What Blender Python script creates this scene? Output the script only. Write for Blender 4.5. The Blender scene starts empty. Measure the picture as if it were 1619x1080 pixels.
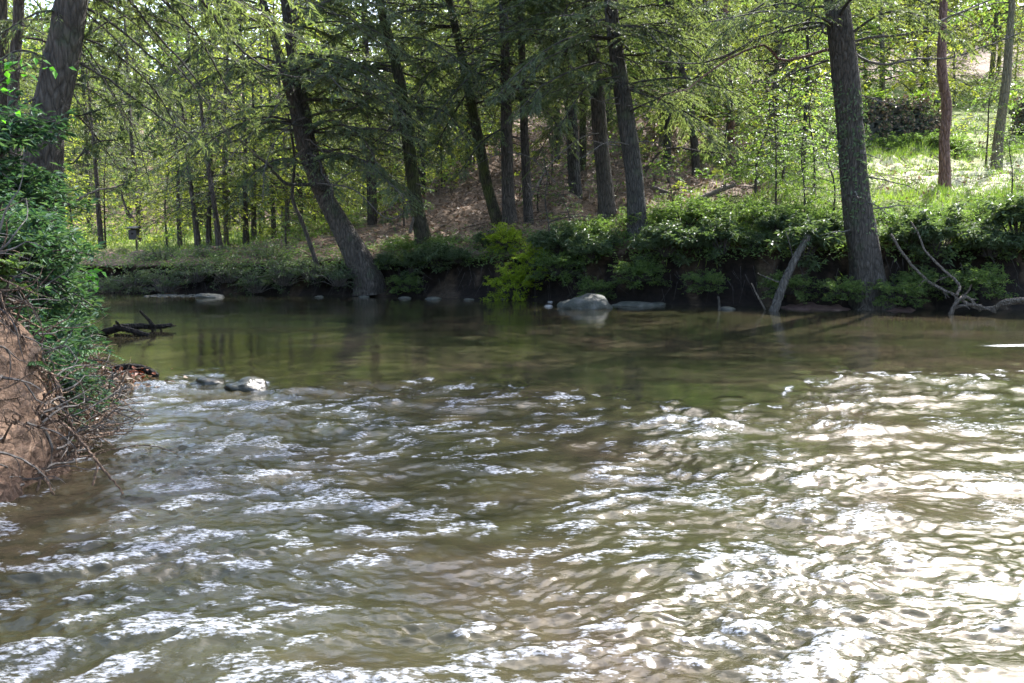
import bpy, math, random
import numpy as np
from mathutils import Vector

random.seed(11)
rng = np.random.default_rng(11)
U = rng.uniform
C = bpy.context.scene.collection
FPX, CAMZ, PITCH = 1349.2, 1.3, math.radians(7.06)
PI = math.pi

# ------------------------------------------------------------------ photo pixel -> place
def P(px, py, D):
    dx, dz = (px - 809.5) / FPX, -(py - 540) / FPX
    y = math.cos(PITCH) + dz * math.sin(PITCH)
    z = -math.sin(PITCH) + dz * math.cos(PITCH)
    s = D / y
    return np.array([dx * s, D, CAMZ + z * s])

def PW(px, py, z=0.0):
    dx, dz = (px - 809.5) / FPX, -(py - 540) / FPX
    y = math.cos(PITCH) + dz * math.sin(PITCH)
    zz = -math.sin(PITCH) + dz * math.cos(PITCH)
    s = (z - CAMZ) / zz
    return np.array([dx * s, y * s, z])

# ------------------------------------------------------------------ mesh collecting
class MB:
    def __init__(s):
        s.v, s.f3, s.f4, s.m3, s.m4, s.n = [], [], [], [], [], 0
    def add(s, v, f, mi=0):
        v = np.asarray(v, float).reshape(-1, 3); f = np.asarray(f, int)
        if len(f) == 0: return
        if f.shape[1] == 3: s.f3.append(f + s.n); s.m3.append(np.full(len(f), mi))
        else: s.f4.append(f + s.n); s.m4.append(np.full(len(f), mi))
        s.v.append(v); s.n += len(v)
    def build(s, name, mats, parent=None, smooth=False):
        me = bpy.data.meshes.new(name)
        if s.n:
            v = np.concatenate(s.v)
            parts, tot, mi = [], [], []
            if s.f3:
                f = np.concatenate(s.f3); parts.append(f.ravel()); tot.append(np.full(len(f), 3)); mi += s.m3
            if s.f4:
                f = np.concatenate(s.f4); parts.append(f.ravel()); tot.append(np.full(len(f), 4)); mi += s.m4
            loops = np.concatenate(parts); tot = np.concatenate(tot); mi = np.concatenate(mi)
            st = np.concatenate([[0], np.cumsum(tot)[:-1]])
            me.vertices.add(len(v)); me.vertices.foreach_set('co', v.astype(np.float32).ravel())
            me.loops.add(len(loops)); me.loops.foreach_set('vertex_index', loops.astype(np.int32))
            me.polygons.add(len(tot)); me.polygons.foreach_set('loop_start', st.astype(np.int32))
            me.polygons.foreach_set('material_index', mi.astype(np.int32))
            me.polygons.foreach_set('use_smooth', np.full(len(tot), smooth))
            me.update(calc_edges=True)
        for m in (mats if isinstance(mats, (list, tuple)) else [mats]): me.materials.append(m)
        o = bpy.data.objects.new(name, me); C.objects.link(o)
        if parent: o.parent = parent
        return o

def tag(o, label=None, cat=None, group=None, kind=None):
    if label: o['label'] = label
    if cat: o['category'] = cat
    if group: o['group'] = group
    if kind: o['kind'] = kind
    return o

def thing(name, label, cat, loc=(0, 0, 0), group=None):
    o = bpy.data.objects.new(name, None); C.objects.link(o); o.location = loc
    o.empty_display_size = .2
    return tag(o, label, cat, group)

def copy_thing(root, loc, rz, sc, label, group=None):
    r = root.copy(); C.objects.link(r); r.location = loc
    r.rotation_euler = (0, 0, rz); r.scale = (sc, sc, sc)
    r['label'] = label
    if group: r['group'] = group
    for ch in list(root.children):
        c = ch.copy(); C.objects.link(c); c.parent = r
    return r

def nrm(a):
    return a / np.maximum(np.linalg.norm(a, axis=-1, keepdims=True), 1e-9)

def spline(pts, n):
    """Catmull-Rom through pts"""
    p = np.asarray(pts, float)
    if len(p) < 3:
        t = np.linspace(0, 1, n)[:, None]; return p[0] * (1 - t) + p[-1] * t
    q = np.vstack([2 * p[0] - p[1], p, 2 * p[-1] - p[-2]])
    seg = len(p) - 1; out = []
    for u in np.linspace(0, seg - 1e-6, n):
        i = int(u); t = u - i; a, b, c, d = q[i:i + 4]
        out.append(.5 * (2 * b + (c - a) * t + (2 * a - 5 * b + 4 * c - d) * t * t + (3 * b - a - 3 * c + d) * t ** 3))
    return np.array(out)

def tube(mb, pts, rad, k=6, rough=0., mi=0, cap=True):
    p = np.asarray(pts, float); n = len(p)
    r = np.asarray(rad, float) if np.ndim(rad) else np.full(n, rad)
    T = nrm(np.gradient(p, axis=0))
    ref = np.array([0, 0, 1.]) if abs(T[:, 2]).mean() < .8 else np.array([1., 0, 0])
    A = nrm(np.cross(T, ref)); B = np.cross(T, A)
    a = np.linspace(0, 2 * PI, k, endpoint=False)
    rr = r[:, None] * (1 + rough * U(-1, 1, (n, k)))
    V = p[:, None] + rr[..., None] * (np.cos(a)[None, :, None] * A[:, None] + np.sin(a)[None, :, None] * B[:, None])
    V = V.reshape(-1, 3)
    i = np.arange(n - 1)[:, None] * k; j = np.arange(k)[None]; j2 = (j + 1) % k
    F = np.stack([i + j, i + j2, i + k + j2, i + k + j], -1).reshape(-1, 4)
    mb.add(V, F, mi)
    if cap and k <= 24:
        V2 = np.vstack([V[-k:], p[-1] + T[-1] * r[-1] * .3])
        mb.add(V2, [[q, (q + 1) % k, k] for q in range(k)], mi)

def sticks(mb, A, B, r0, r1, mi=0, sag=0.0):
    """many thin three-sided two-piece twigs from A to B"""
    A = np.asarray(A); B = np.asarray(B); n = len(A)
    if n == 0: return
    M = (A + B) / 2; M[:, 2] += sag
    d = nrm(B - A); ref = np.where(np.abs(d[:, 2:]) < .8, [[0, 0, 1.]], [[1., 0, 0]])
    X = nrm(np.cross(d, ref)); Y = np.cross(d, X)
    r0 = np.broadcast_to(r0, (n,))[:, None]; r1 = np.broadcast_to(r1, (n,))[:, None]
    rings = []
    for c, r in ((A, r0), (M, (r0 + r1) / 2), (B, r1)):
        for a in (0, 2.094, 4.189): rings.append(c + r * (math.cos(a) * X + math.sin(a) * Y))
    V = np.stack(rings, 1).reshape(-1, 3)
    b = np.arange(n)[:, None, None] * 9
    q = np.array([[g * 3 + i, g * 3 + (i + 1) % 3, g * 3 + 3 + (i + 1) % 3, g * 3 + 3 + i] for g in (0, 1) for i in range(3)])
    mb.add(V, (b + q[None]).reshape(-1, 4), mi)

def leaves(mb, pos, d, up, L, W, mi=0, droop=.15, wide=.45):
    """diamond leaves"""
    n = len(pos)
    if n == 0: return
    d = nrm(d); s = nrm(np.cross(d, up)); u = np.cross(s, d)
    L = np.broadcast_to(L, (n,))[:, None]; W = np.broadcast_to(W, (n,))[:, None]
    b = pos; m = pos + d * L * wide
    V = np.stack([b, m + s * W / 2 + u * W * .12, pos + d * L - u * L * droop, m - s * W / 2 + u * W * .12], 1).reshape(-1, 3)
    mb.add(V, np.arange(4 * n).reshape(-1, 4), mi)

# ------------------------------------------------------------------ smooth random fields
class Field:
    def __init__(s, lo, hi, n, seed, ang=(0, PI)):
        g = np.random.default_rng(seed)
        lam = np.exp(g.uniform(math.log(lo), math.log(hi), n)); th = g.uniform(*ang, n)
        s.kx, s.ky, s.ph = 2 * PI / lam * np.cos(th), 2 * PI / lam * np.sin(th), g.uniform(0, 2 * PI, n)
        s.w = (lam / hi) ** .6; s.w /= math.sqrt((s.w ** 2).sum() / 2); s.lam = lam
    def __call__(s, x, y):
        x = np.asarray(x, float); y = np.asarray(y, float); o = np.zeros(np.broadcast(x, y).shape)
        for a, b, p, w in zip(s.kx, s.ky, s.ph, s.w): o += w * np.sin(a * x + b * y + p)
        return o
def sst(a, b, x):
    t = np.clip((x - a) / (b - a), 0, 1); return t * t * (3 - 2 * t)

# ------------------------------------------------------------------ materials
def new_mat(name):
    m = bpy.data.materials.new(name); m.use_nodes = True
    nt = m.node_tree; nt.nodes.clear()
    return m, nt, nt.nodes, nt.links
def nd(ns, t, **kw):
    n = ns.new(t)
    for k, v in kw.items():
        if k in n.inputs: n.inputs[k].default_value = v
        else: setattr(n, k, v)
    return n
def ramp(ns, stops):
    r = ns.new('ShaderNodeValToRGB'); e = r.color_ramp.elements
    while len(e) < len(stops): e.new(.5)
    for x, (p, c) in zip(e, stops): x.position = p; x.color = (*c, 1)
    return r

def leaf_mat(name, cols, trans=.45, rough=.5, spec=.4, clump=1.5, tcol=None):
    m, nt, ns, ln = new_mat(name)
    g = nd(ns, 'ShaderNodeNewGeometry'); tc = nd(ns, 'ShaderNodeTexCoord')
    nz = nd(ns, 'ShaderNodeTexNoise', Scale=clump, Detail=2.0); ln.new(tc.outputs['Object'], nz.inputs['Vector'])
    a = nd(ns, 'ShaderNodeMath', operation='MULTIPLY'); a.inputs[1].default_value = .6
    ln.new(g.outputs['Random Per Island'], a.inputs[0])
    b = nd(ns, 'ShaderNodeMath', operation='MULTIPLY_ADD'); b.inputs[1].default_value = .9; b.inputs[2].default_value = -.2
    ln.new(nz.outputs['Fac'], b.inputs[0])
    c = nd(ns, 'ShaderNodeMath', operation='ADD'); ln.new(a.outputs[0], c.inputs[0]); ln.new(b.outputs[0], c.inputs[1])
    r = ramp(ns, [(i / (len(cols) - 1), k) for i, k in enumerate(cols)]); ln.new(c.outputs[0], r.inputs['Fac'])
    pb = nd(ns, 'ShaderNodeBsdfPrincipled', Roughness=rough); pb.inputs['Specular IOR Level'].default_value = spec
    ln.new(r.outputs['Color'], pb.inputs['Base Color'])
    tr = nd(ns, 'ShaderNodeBsdfTranslucent')
    hs = nd(ns, 'ShaderNodeMix', data_type='RGBA', blend_type='MULTIPLY'); hs.inputs['Factor'].default_value = 1
    ln.new(r.outputs['Color'], hs.inputs['A']); hs.inputs['B'].default_value = (*(tcol or (1.5, 1.7, .7)), 1)
    ln.new(hs.outputs['Result'], tr.inputs['Color'])
    mx = nd(ns, 'ShaderNodeMixShader'); mx.inputs[0].default_value = trans
    ln.new(pb.outputs[0], mx.inputs[1]); ln.new(tr.outputs[0], mx.inputs[2])
    o = nd(ns, 'ShaderNodeOutputMaterial'); ln.new(mx.outputs[0], o.inputs['Surface'])
    return m

def bark_mat(name, dark, light, moss=None, mossamt=.4, scale=9.0, bump=.6):
    m, nt, ns, ln = new_mat(name)
    tc = nd(ns, 'ShaderNodeTexCoord'); mp = nd(ns, 'ShaderNodeMapping'); mp.inputs['Scale'].default_value = (1, 1, .22)
    ln.new(tc.outputs['Object'], mp.inputs['Vector'])
    n1 = nd(ns, 'ShaderNodeTexNoise', Scale=scale * 2.5, Detail=5.0, Roughness=.7); ln.new(mp.outputs[0], n1.inputs['Vector'])
    v1 = nd(ns, 'ShaderNodeTexVoronoi', Scale=scale * 2.2, feature='DISTANCE_TO_EDGE'); ln.new(mp.outputs[0], v1.inputs['Vector'])
    r = ramp(ns, [(.25, dark), (.55, tuple((a + b) / 2 for a, b in zip(dark, light))), (.8, light)]); ln.new(n1.outputs['Fac'], r.inputs['Fac'])
    col = r.outputs['Color']
    if moss:
        n2 = nd(ns, 'ShaderNodeTexNoise', Scale=2.2, Detail=6.0, Roughness=.65); ln.new(tc.outputs['Object'], n2.inputs['Vector'])
        rr = ramp(ns, [(1 - mossamt - .06, (0, 0, 0)), (1 - mossamt + .1, (1, 1, 1))]); ln.new(n2.outputs['Fac'], rr.inputs['Fac'])
        mx = nd(ns, 'ShaderNodeMix', data_type='RGBA'); ln.new(rr.outputs['Color'], mx.inputs['Factor'])
        ln.new(col, mx.inputs['A']); mx.inputs['B'].default_value = (*moss, 1); col = mx.outputs['Result']
    vr_ = ramp(ns, [(.02, (.35, .33, .32)), (.16, (1.15, 1.12, 1.1))]); ln.new(v1.outputs['Distance'], vr_.inputs['Fac'])
    vm = nd(ns, 'ShaderNodeMix', data_type='RGBA', blend_type='MULTIPLY'); vm.inputs['Factor'].default_value = .6; ln.new(col, vm.inputs['A']); ln.new(vr_.outputs['Color'], vm.inputs['B']); col = vm.outputs['Result']
    pb = nd(ns, 'ShaderNodeBsdfPrincipled', Roughness=.85); pb.inputs['Specular IOR Level'].default_value = .25
    ln.new(col, pb.inputs['Base Color'])
    ad = nd(ns, 'ShaderNodeMath', operation='MULTIPLY_ADD'); ad.inputs[1].default_value = 1.2
    ln.new(v1.outputs['Distance'], ad.inputs[0]); ln.new(n1.outputs['Fac'], ad.inputs[2])
    bp = nd(ns, 'ShaderNodeBump', Strength=min(1, bump * 1.5), Distance=.12); ln.new(ad.outputs[0], bp.inputs['Height'])
    ln.new(bp.outputs[0], pb.inputs['Normal'])
    o = nd(ns, 'ShaderNodeOutputMaterial'); ln.new(pb.outputs[0], o.inputs['Surface'])
    return m

def rock_mat(name, cols, scale=6, rough=.8, bump=.5):
    m, nt, ns, ln = new_mat(name)
    tc = nd(ns, 'ShaderNodeTexCoord')
    n1 = nd(ns, 'ShaderNodeTexNoise', Scale=scale, Detail=8.0, Roughness=.68); ln.new(tc.outputs['Object'], n1.inputs['Vector'])
    r = ramp(ns, [(.3 + .4 * i / (len(cols) - 1), k) for i, k in enumerate(cols)]); ln.new(n1.outputs['Fac'], r.inputs['Fac'])
    pb = nd(ns, 'ShaderNodeBsdfPrincipled', Roughness=rough); ln.new(r.outputs['Color'], pb.inputs['Base Color'])
    n2 = nd(ns, 'ShaderNodeTexNoise', Scale=scale * 5, Detail=5.0); ln.new(tc.outputs['Object'], n2.inputs['Vector'])
    bp = nd(ns, 'ShaderNodeBump', Strength=bump, Distance=.03); ln.new(n2.outputs['Fac'], bp.inputs['Height']); ln.new(bp.outputs[0], pb.inputs['Normal'])
    o = nd(ns, 'ShaderNodeOutputMaterial'); ln.new(pb.outputs[0], o.inputs['Surface'])
    return m

M = {}
M['hem'] = leaf_mat('hemlock_needles', [(.055, .078, .050), (.09, .115, .07), (.14, .16, .10)], trans=.5, rough=.6, tcol=(1.7, 1.8, .7))
M['hem_dark'] = leaf_mat('hemlock_needles_deep', [(.05, .068, .046), (.08, .102, .06), (.12, .14, .09)], trans=.45, tcol=(1.7, 1.8, .7))
M['yel'] = leaf_mat('beech_leaves', [(.11, .14, .035), (.17, .205, .05), (.23, .26, .08)], trans=.55, clump=.8, tcol=(1.5, 1.5, .65))
M['grn'] = leaf_mat('green_leaves', [(.06, .10, .035), (.10, .15, .05), (.15, .195, .07)], trans=.5, clump=.9)
M['laurel'] = leaf_mat('laurel_leaves', [(.04, .062, .034), (.07, .10, .05), (.11, .14, .08)], trans=.3, rough=.45, spec=.3, clump=3)
M['fern'] = leaf_mat('fern_leaves', [(.035, .085, .035), (.06, .13, .05), (.10, .165, .065)], trans=.35, spec=.2, rough=.6, clump=2)
M['vine'] = leaf_mat('vine_leaves', [(.025, .055, .035), (.04, .085, .05), (.08, .12, .07)], trans=.3, spec=.15, rough=.6, clump=2)
M['vivid'] = leaf_mat('vivid_leaves', [(.06, .20, .02), (.10, .28, .03)], trans=.5, rough=.4)
M['grass'] = leaf_mat('grass_blades', [(.07, .12, .02), (.13, .19, .03), (.22, .25, .07)], trans=.45, clump=.6)
M['litter'] = leaf_mat('dead_leaves', [(.08, .052, .034), (.17, .115, .072), (.32, .24, .16)], trans=.15, clump=.7, tcol=(1.2, 1, .8))
M['rust'] = leaf_mat('rust_leaves', [(.12, .03, .015), (.22, .06, .02)], trans=.2, tcol=(1.2, 1, .8))
M['bark'] = bark_mat('hemlock_bark', (.028, .024, .020), (.16, .14, .118), (.07, .085, .05), .38)
M['bark_grey'] = bark_mat('grey_bark', (.022, .021, .019), (.135, .125, .11), (.08, .095, .06), .4)
M['bark_mossy'] = bark_mat('mossy_bark', (.025, .022, .015), (.10, .09, .06), (.07, .085, .025), .5)
M['bark_red'] = bark_mat('red_bark', (.12, .06, .045), (.34, .22, .18), None)
M['bark_pale'] = bark_mat('pale_bark', (.10, .09, .06), (.26, .24, .17), (.12, .14, .07), .4)
M['twig'] = bark_mat('twig_bark', (.03, .026, .022), (.09, .08, .07), None, bump=.1)
M['deadtwig'] = bark_mat('dead_twig', (.07, .062, .055), (.18, .165, .15), None, bump=.1)
M['drift'] = bark_mat('bleached_wood', (.11, .09, .07), (.32, .27, .22), None, scale=14)
M['root'] = bark_mat('root_bark', (.14, .09, .06), (.36, .26, .19), None, scale=20)
M['wet'] = bark_mat('wet_wood', (.008, .007, .006), (.03, .025, .02), None)
M['log'] = bark_mat('log_bark', (.05, .045, .04), (.2, .18, .15), (.06, .08, .04), .35)
M['rock'] = rock_mat('mossy_stone', [(.022, .022, .017), (.05, .05, .036), (.11, .10, .085)])
M['rock_pale'] = rock_mat('pale_stone', [(.10, .09, .08), (.2, .185, .17), (.33, .31, .29)])
M['rock_dark'] = rock_mat('dark_stone', [(.02, .02, .018), (.05, .05, .04), (.10, .095, .07)])
M['black'] = rock_mat('black_paint', [(.008, .008, .008), (.015, .015, .014)], rough=.6, bump=.1)

# ------------------------------------------------------------------ land
E_PX = [(100, 462), (230, 464), (350, 466), (580, 470), (700, 472), (800, 474), (920, 480), (1050, 484), (1200, 488), (1450, 491), (1619, 492)]
ep = np.array([PW(a, b) for a, b in E_PX])
EX = np.concatenate([[-400, -60, -22], ep[:, 0], [14, 22, 60, 400]])
EY = np.concatenate([[ep[0, 1] + 30, ep[0, 1] + 6, ep[0, 1] + 1.2], ep[:, 1], [14.6, 14.4, 12, 0]])
f_edge = Field(.6, 3.5, 8, 3)
def ye(x):
    x = np.asarray(x, float)
    return np.interp(x, EX, EY) + .10 * f_edge(x, 0 * x)
f_hill = Field(2, 9, 10, 4); f_small = Field(.35, 1.6, 16, 5); f_big = Field(18, 60, 8, 6)
XC = [-30, -9, -4, 0, 4, 7, 30]
TAB = {0: [0] * 7, .35: [.45, .5, .6, .75, .95, 1.0, 1.0], 1: [.62, .7, .85, 1.05, 1.35, 1.35, 1.4], 3: [.75, .8, 1.15, 1.5, 1.9, 2.0, 2.2],
       6: [.8, .85, 1.5, 2.3, 2.55, 2.45, 2.8], 10: [.85, 1.0, 2.2, 3.0, 3.3, 2.9, 3.2], 20: [.9, 1.3, 3.6, 5.3, 5.9, 5.4, 6],
       45: [1.3, 1.3, 5., 10.5, 11.5, 11, 13], 100: [14, 12, 16, 24, 26, 26, 28], 300: [60, 60, 60, 65, 65, 65, 70]}
TD = sorted(TAB)
def gz(x, y):
    x = np.asarray(x, float); y = np.asarray(y, float); d = y - ye(x)
    cols = np.stack([np.interp(x, XC, TAB[k]) for k in TD], -1)
    dd = np.clip(d, 0, 299); i = np.clip(np.searchsorted(TD, dd, side='right') - 1, 0, len(TD) - 2)
    t0 = np.array(TD)[i]; t1 = np.array(TD)[i + 1]; w = (dd - t0) / (t1 - t0)
    a = np.take_along_axis(cols, i[..., None], -1)[..., 0]; b = np.take_along_axis(cols, i[..., None] + 1, -1)[..., 0]
    z = a + (b - a) * w
    z += sst(.3, 3, d) * .07 * f_small(x, y) + sst(2, 12, d) * .16 * f_hill(x, y) * sst(-6, 0, x) + sst(40, 120, d) * 2 * f_big(x, y)
    return z

M['lime'] = leaf_mat('lime_leaves', [(.18, .24, .02), (.27, .33, .04)], trans=.55)
def ground_mat():
    m, nt, ns, ln = new_mat('forest_floor')
    tc = nd(ns, 'ShaderNodeTexCoord'); g = nd(ns, 'ShaderNodeNewGeometry')
    n1 = nd(ns, 'ShaderNodeTexNoise', Scale=7.0, Detail=8.0, Roughness=.75); ln.new(tc.outputs['Object'], n1.inputs['Vector'])
    lit = ramp(ns, [(.3, (.05, .035, .022)), (.5, (.14, .095, .062)), (.62, (.22, .16, .11)), (.75, (.34, .27, .19))]); ln.new(n1.outputs['Fac'], lit.inputs['Fac'])
    grs = ramp(ns, [(.3, (.05, .07, .015)), (.5, (.12, .15, .03)), (.7, (.24, .25, .09))]); ln.new(n1.outputs['Fac'], grs.inputs['Fac'])
    at = nd(ns, 'ShaderNodeAttribute', attribute_name='grassy')
    n2 = nd(ns, 'ShaderNodeTexNoise', Scale=.8, Detail=4.0); ln.new(tc.outputs['Object'], n2.inputs['Vector'])
    ad = nd(ns, 'ShaderNodeMath', operation='ADD'); ln.new(at.outputs['Fac'], ad.inputs[0]); ln.new(n2.outputs['Fac'], ad.inputs[1])
    r = ramp(ns, [(.75, (0, 0, 0)), (.95, (1, 1, 1))]); ln.new(ad.outputs[0], r.inputs['Fac'])
    mx = nd(ns, 'ShaderNodeMix', data_type='RGBA'); ln.new(r.outputs['Color'], mx.inputs['Factor']); ln.new(lit.outputs['Color'], mx.inputs['A']); ln.new(grs.outputs['Color'], mx.inputs['B'])
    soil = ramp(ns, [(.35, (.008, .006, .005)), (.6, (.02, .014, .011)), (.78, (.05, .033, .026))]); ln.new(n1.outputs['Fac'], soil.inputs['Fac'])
    pa = nd(ns, 'ShaderNodeAttribute', attribute_name='pale'); pr = ramp(ns, [(.35, (.27, .27, .13)), (.6, (.52, .49, .34))]); ln.new(n1.outputs['Fac'], pr.inputs['Fac'])  # dry ground colour, lightened to carry the sun's brightness
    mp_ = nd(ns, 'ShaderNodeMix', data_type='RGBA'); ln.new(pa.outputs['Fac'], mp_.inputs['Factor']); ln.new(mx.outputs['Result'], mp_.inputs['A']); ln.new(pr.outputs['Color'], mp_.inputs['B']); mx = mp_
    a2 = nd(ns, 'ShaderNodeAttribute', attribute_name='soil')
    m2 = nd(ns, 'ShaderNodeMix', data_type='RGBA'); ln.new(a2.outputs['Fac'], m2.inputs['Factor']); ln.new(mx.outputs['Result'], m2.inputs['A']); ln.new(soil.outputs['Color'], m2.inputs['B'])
    pb = nd(ns, 'ShaderNodeBsdfPrincipled', Roughness=.9); pb.inputs['Specular IOR Level'].default_value = .2
    ln.new(m2.outputs['Result'], pb.inputs['Base Color'])
    bp = nd(ns, 'ShaderNodeBump', Strength=.8, Distance=.05); ln.new(n1.outputs['Fac'], bp.inputs['Height']); ln.new(bp.outputs[0], pb.inputs['Normal'])
    o = nd(ns, 'ShaderNodeOutputMaterial'); ln.new(pb.outputs[0], o.inputs['Surface'])
    return m
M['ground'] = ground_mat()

def grid_faces(nr, nc):
    i = np.arange(nr - 1)[:, None] * nc; j = np.arange(nc - 1)[None]
    return np.stack([i + j, i + j + 1, i + nc + j + 1, i + nc + j], -1).reshape(-1, 4)
def attr(o, name, vals):
    a = o.data.attributes.new(name, 'FLOAT', 'POINT'); a.data.foreach_set('value', np.asarray(vals, np.float32).ravel())

def pale(x, y):  # sunlight on the clearing, painted in as paler dry ground
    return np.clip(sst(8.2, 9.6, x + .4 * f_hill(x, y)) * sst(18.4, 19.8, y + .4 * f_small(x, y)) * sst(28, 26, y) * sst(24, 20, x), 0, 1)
def grassy(x, y):
    d = y - ye(x)
    right = sst(2.5, 6, x) * sst(.2, 1.2, d) * (1 - sst(13, 19, d) * sst(11, 8, x)) * sst(40, 30, d)
    hill = sst(1, 4, x) * sst(7, 1, np.abs(d - 3))
    left = sst(-2, -5, x) * sst(2, 6, d) * .8 * sst(40, 30, d)
    hillside_bare = sst(-6, -2, x) * sst(7.5, 5.5, x) * sst(3.5, 5.5, d) * sst(26, 18, d)
    return np.clip(np.maximum(np.maximum(right, .3 * hill), left) - .75 * hillside_bare, 0, 1) * .8

xs = np.concatenate([-14 - np.geomspace(.2, 390, 30)[::-1], np.arange(-14, 14, .085), 14 + np.geomspace(.2, 390, 30)])
ds = np.concatenate([np.arange(-.2, 1.2, .055), np.arange(1.2, 13, .17), 13 + np.geomspace(.4, 330, 52)])
rows = []; soilv = []; grassv = []
for yy in (-25, 0, 8):
    X = xs; Y = np.full_like(xs, yy) if yy < 8 else np.minimum(ye(xs) - 2, 11); rows.append(np.stack([X, Y, np.full_like(X, -.7)], -1)); soilv.append(0 * X + .6); grassv.append(0 * X)
for d in ds:
    Y = ye(xs) + d
    if d < 0: Z = np.full_like(xs, d * 1.6) - .04
    else: Z = gz(xs, Y)
    Yu = Y.copy()
    k = math.exp(-((d - .22) / .16) ** 2)
    if d < 1.1:                                  # the undercut: the foot of the bank is set back under its lip
        Yu = Y + (.6 * sst(-.1, .12, d) * sst(.75, .2, d)) + .07 * f_small(xs * 2.2, Z * 3 + 5) * sst(-.1, .1, d)
        Yu = np.where(d < .0, Y, Yu)
    rows.append(np.stack([xs, Yu, Z], -1))
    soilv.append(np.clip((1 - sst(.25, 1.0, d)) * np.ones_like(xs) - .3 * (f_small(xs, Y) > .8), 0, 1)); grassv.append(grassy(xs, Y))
V = np.concatenate(rows)
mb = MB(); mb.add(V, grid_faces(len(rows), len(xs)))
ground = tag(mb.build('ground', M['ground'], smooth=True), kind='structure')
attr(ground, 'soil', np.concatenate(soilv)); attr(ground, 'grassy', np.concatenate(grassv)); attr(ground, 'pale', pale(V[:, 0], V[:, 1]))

# ---- the near bank on the left: a cut dirt face, then a lower rooty slope
NB = np.array([(-3.2, -30), (-2.9, -8), (-2.95, 0), (-2.85, 2.5), (-2.78, 3.7), (-2.64, 4.4), (-2.66, 4.9), (-2.84, 5.6), (-3.2, 6.6), (-3.65, 7.5), (-4.1, 8.2), (-4.9, 9.3), (-6.2, 12), (-7.5, 14.5), (-9.7, 17.2), (-13.5, 18.6), (-40, 19), (-120, 20)])
cum = np.concatenate([[0], np.cumsum(np.hypot(*np.diff(NB, axis=0).T))])
S0 = np.interp(4.3, NB[:10, 1], cum[:10])
ss = np.concatenate([np.linspace(0, S0 - 3, 25), np.arange(S0 - 3, S0 + 6, .035), np.arange(S0 + 6, S0 + 24, .15), np.linspace(S0 + 24.5, cum[-1], 14)])
bx = np.interp(ss, cum, NB[:, 0]); by = np.interp(ss, cum, NB[:, 1])
for _ in range(6):
    bx[1:-1] = (bx[:-2] + bx[1:-1] * 2 + bx[2:]) / 4; by[1:-1] = (by[:-2] + by[1:-1] * 2 + by[2:]) / 4
CX, CY = -60., -10.
inx, iny = CX - bx, CY - by; L_ = np.hypot(inx, iny); inx, iny = inx / L_, iny / L_
ts = np.array([-.5, -.12, 0, .01, .02, .035, .05, .065, .08, .1, .12, .15, .18, .21, .24, .28, .33, .4, .48, .56, .65, .75, .85, 1, 1.2, 1.5, 2, 2.7, 3.5, 5, 8, 14, 30, 55])
hA = np.interp(ts, [-.5, -.12, 0, .02, .05, .08, .3, .5, 1.2, 3, 8, 60], [-.7, -.2, -.02, .45, .85, 1.08, 1.14, 1.16, 1.2, 1.3, 1.7, 3])
hB = np.interp(ts, [-.5, -.12, 0, .15, .4, .7, 1.0, 1.5, 3, 8, 60], [-.7, -.15, -.02, .16, .34, .6, .82, 1.0, 1.25, 1.7, 3])
f_d1 = Field(.12, .6, 14, 21); f_d2 = Field(.4, 1.6, 8, 22)
wA = sst(5.1, 4.55, by)[None]
Zb = hA[:, None] * wA + hB[:, None] * (1 - wA)
Xb = bx[None] + inx[None] * ts[:, None]; Yb = by[None] + iny[None] * ts[:, None]
face = (sst(-.1, .03, ts) * sst(1.2, .5, ts))[:, None]
dis = (.036 * f_d1(Yb * 1, Zb * 1.4 + Xb) + .04 * f_d2(Yb, Zb)) * face
Xb = Xb - dis * 1.0; Zb = Zb + .04 * f_d2(Xb * 1.3, Yb) * sst(.3, 1, ts)[:, None] * 1
def nbz(x, y):
    """height of the near bank at x,y (nearest grid vertex)"""
    i = np.argmin((Xb - x) ** 2 + (Yb - y) ** 2); return Zb.ravel()[i]
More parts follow.
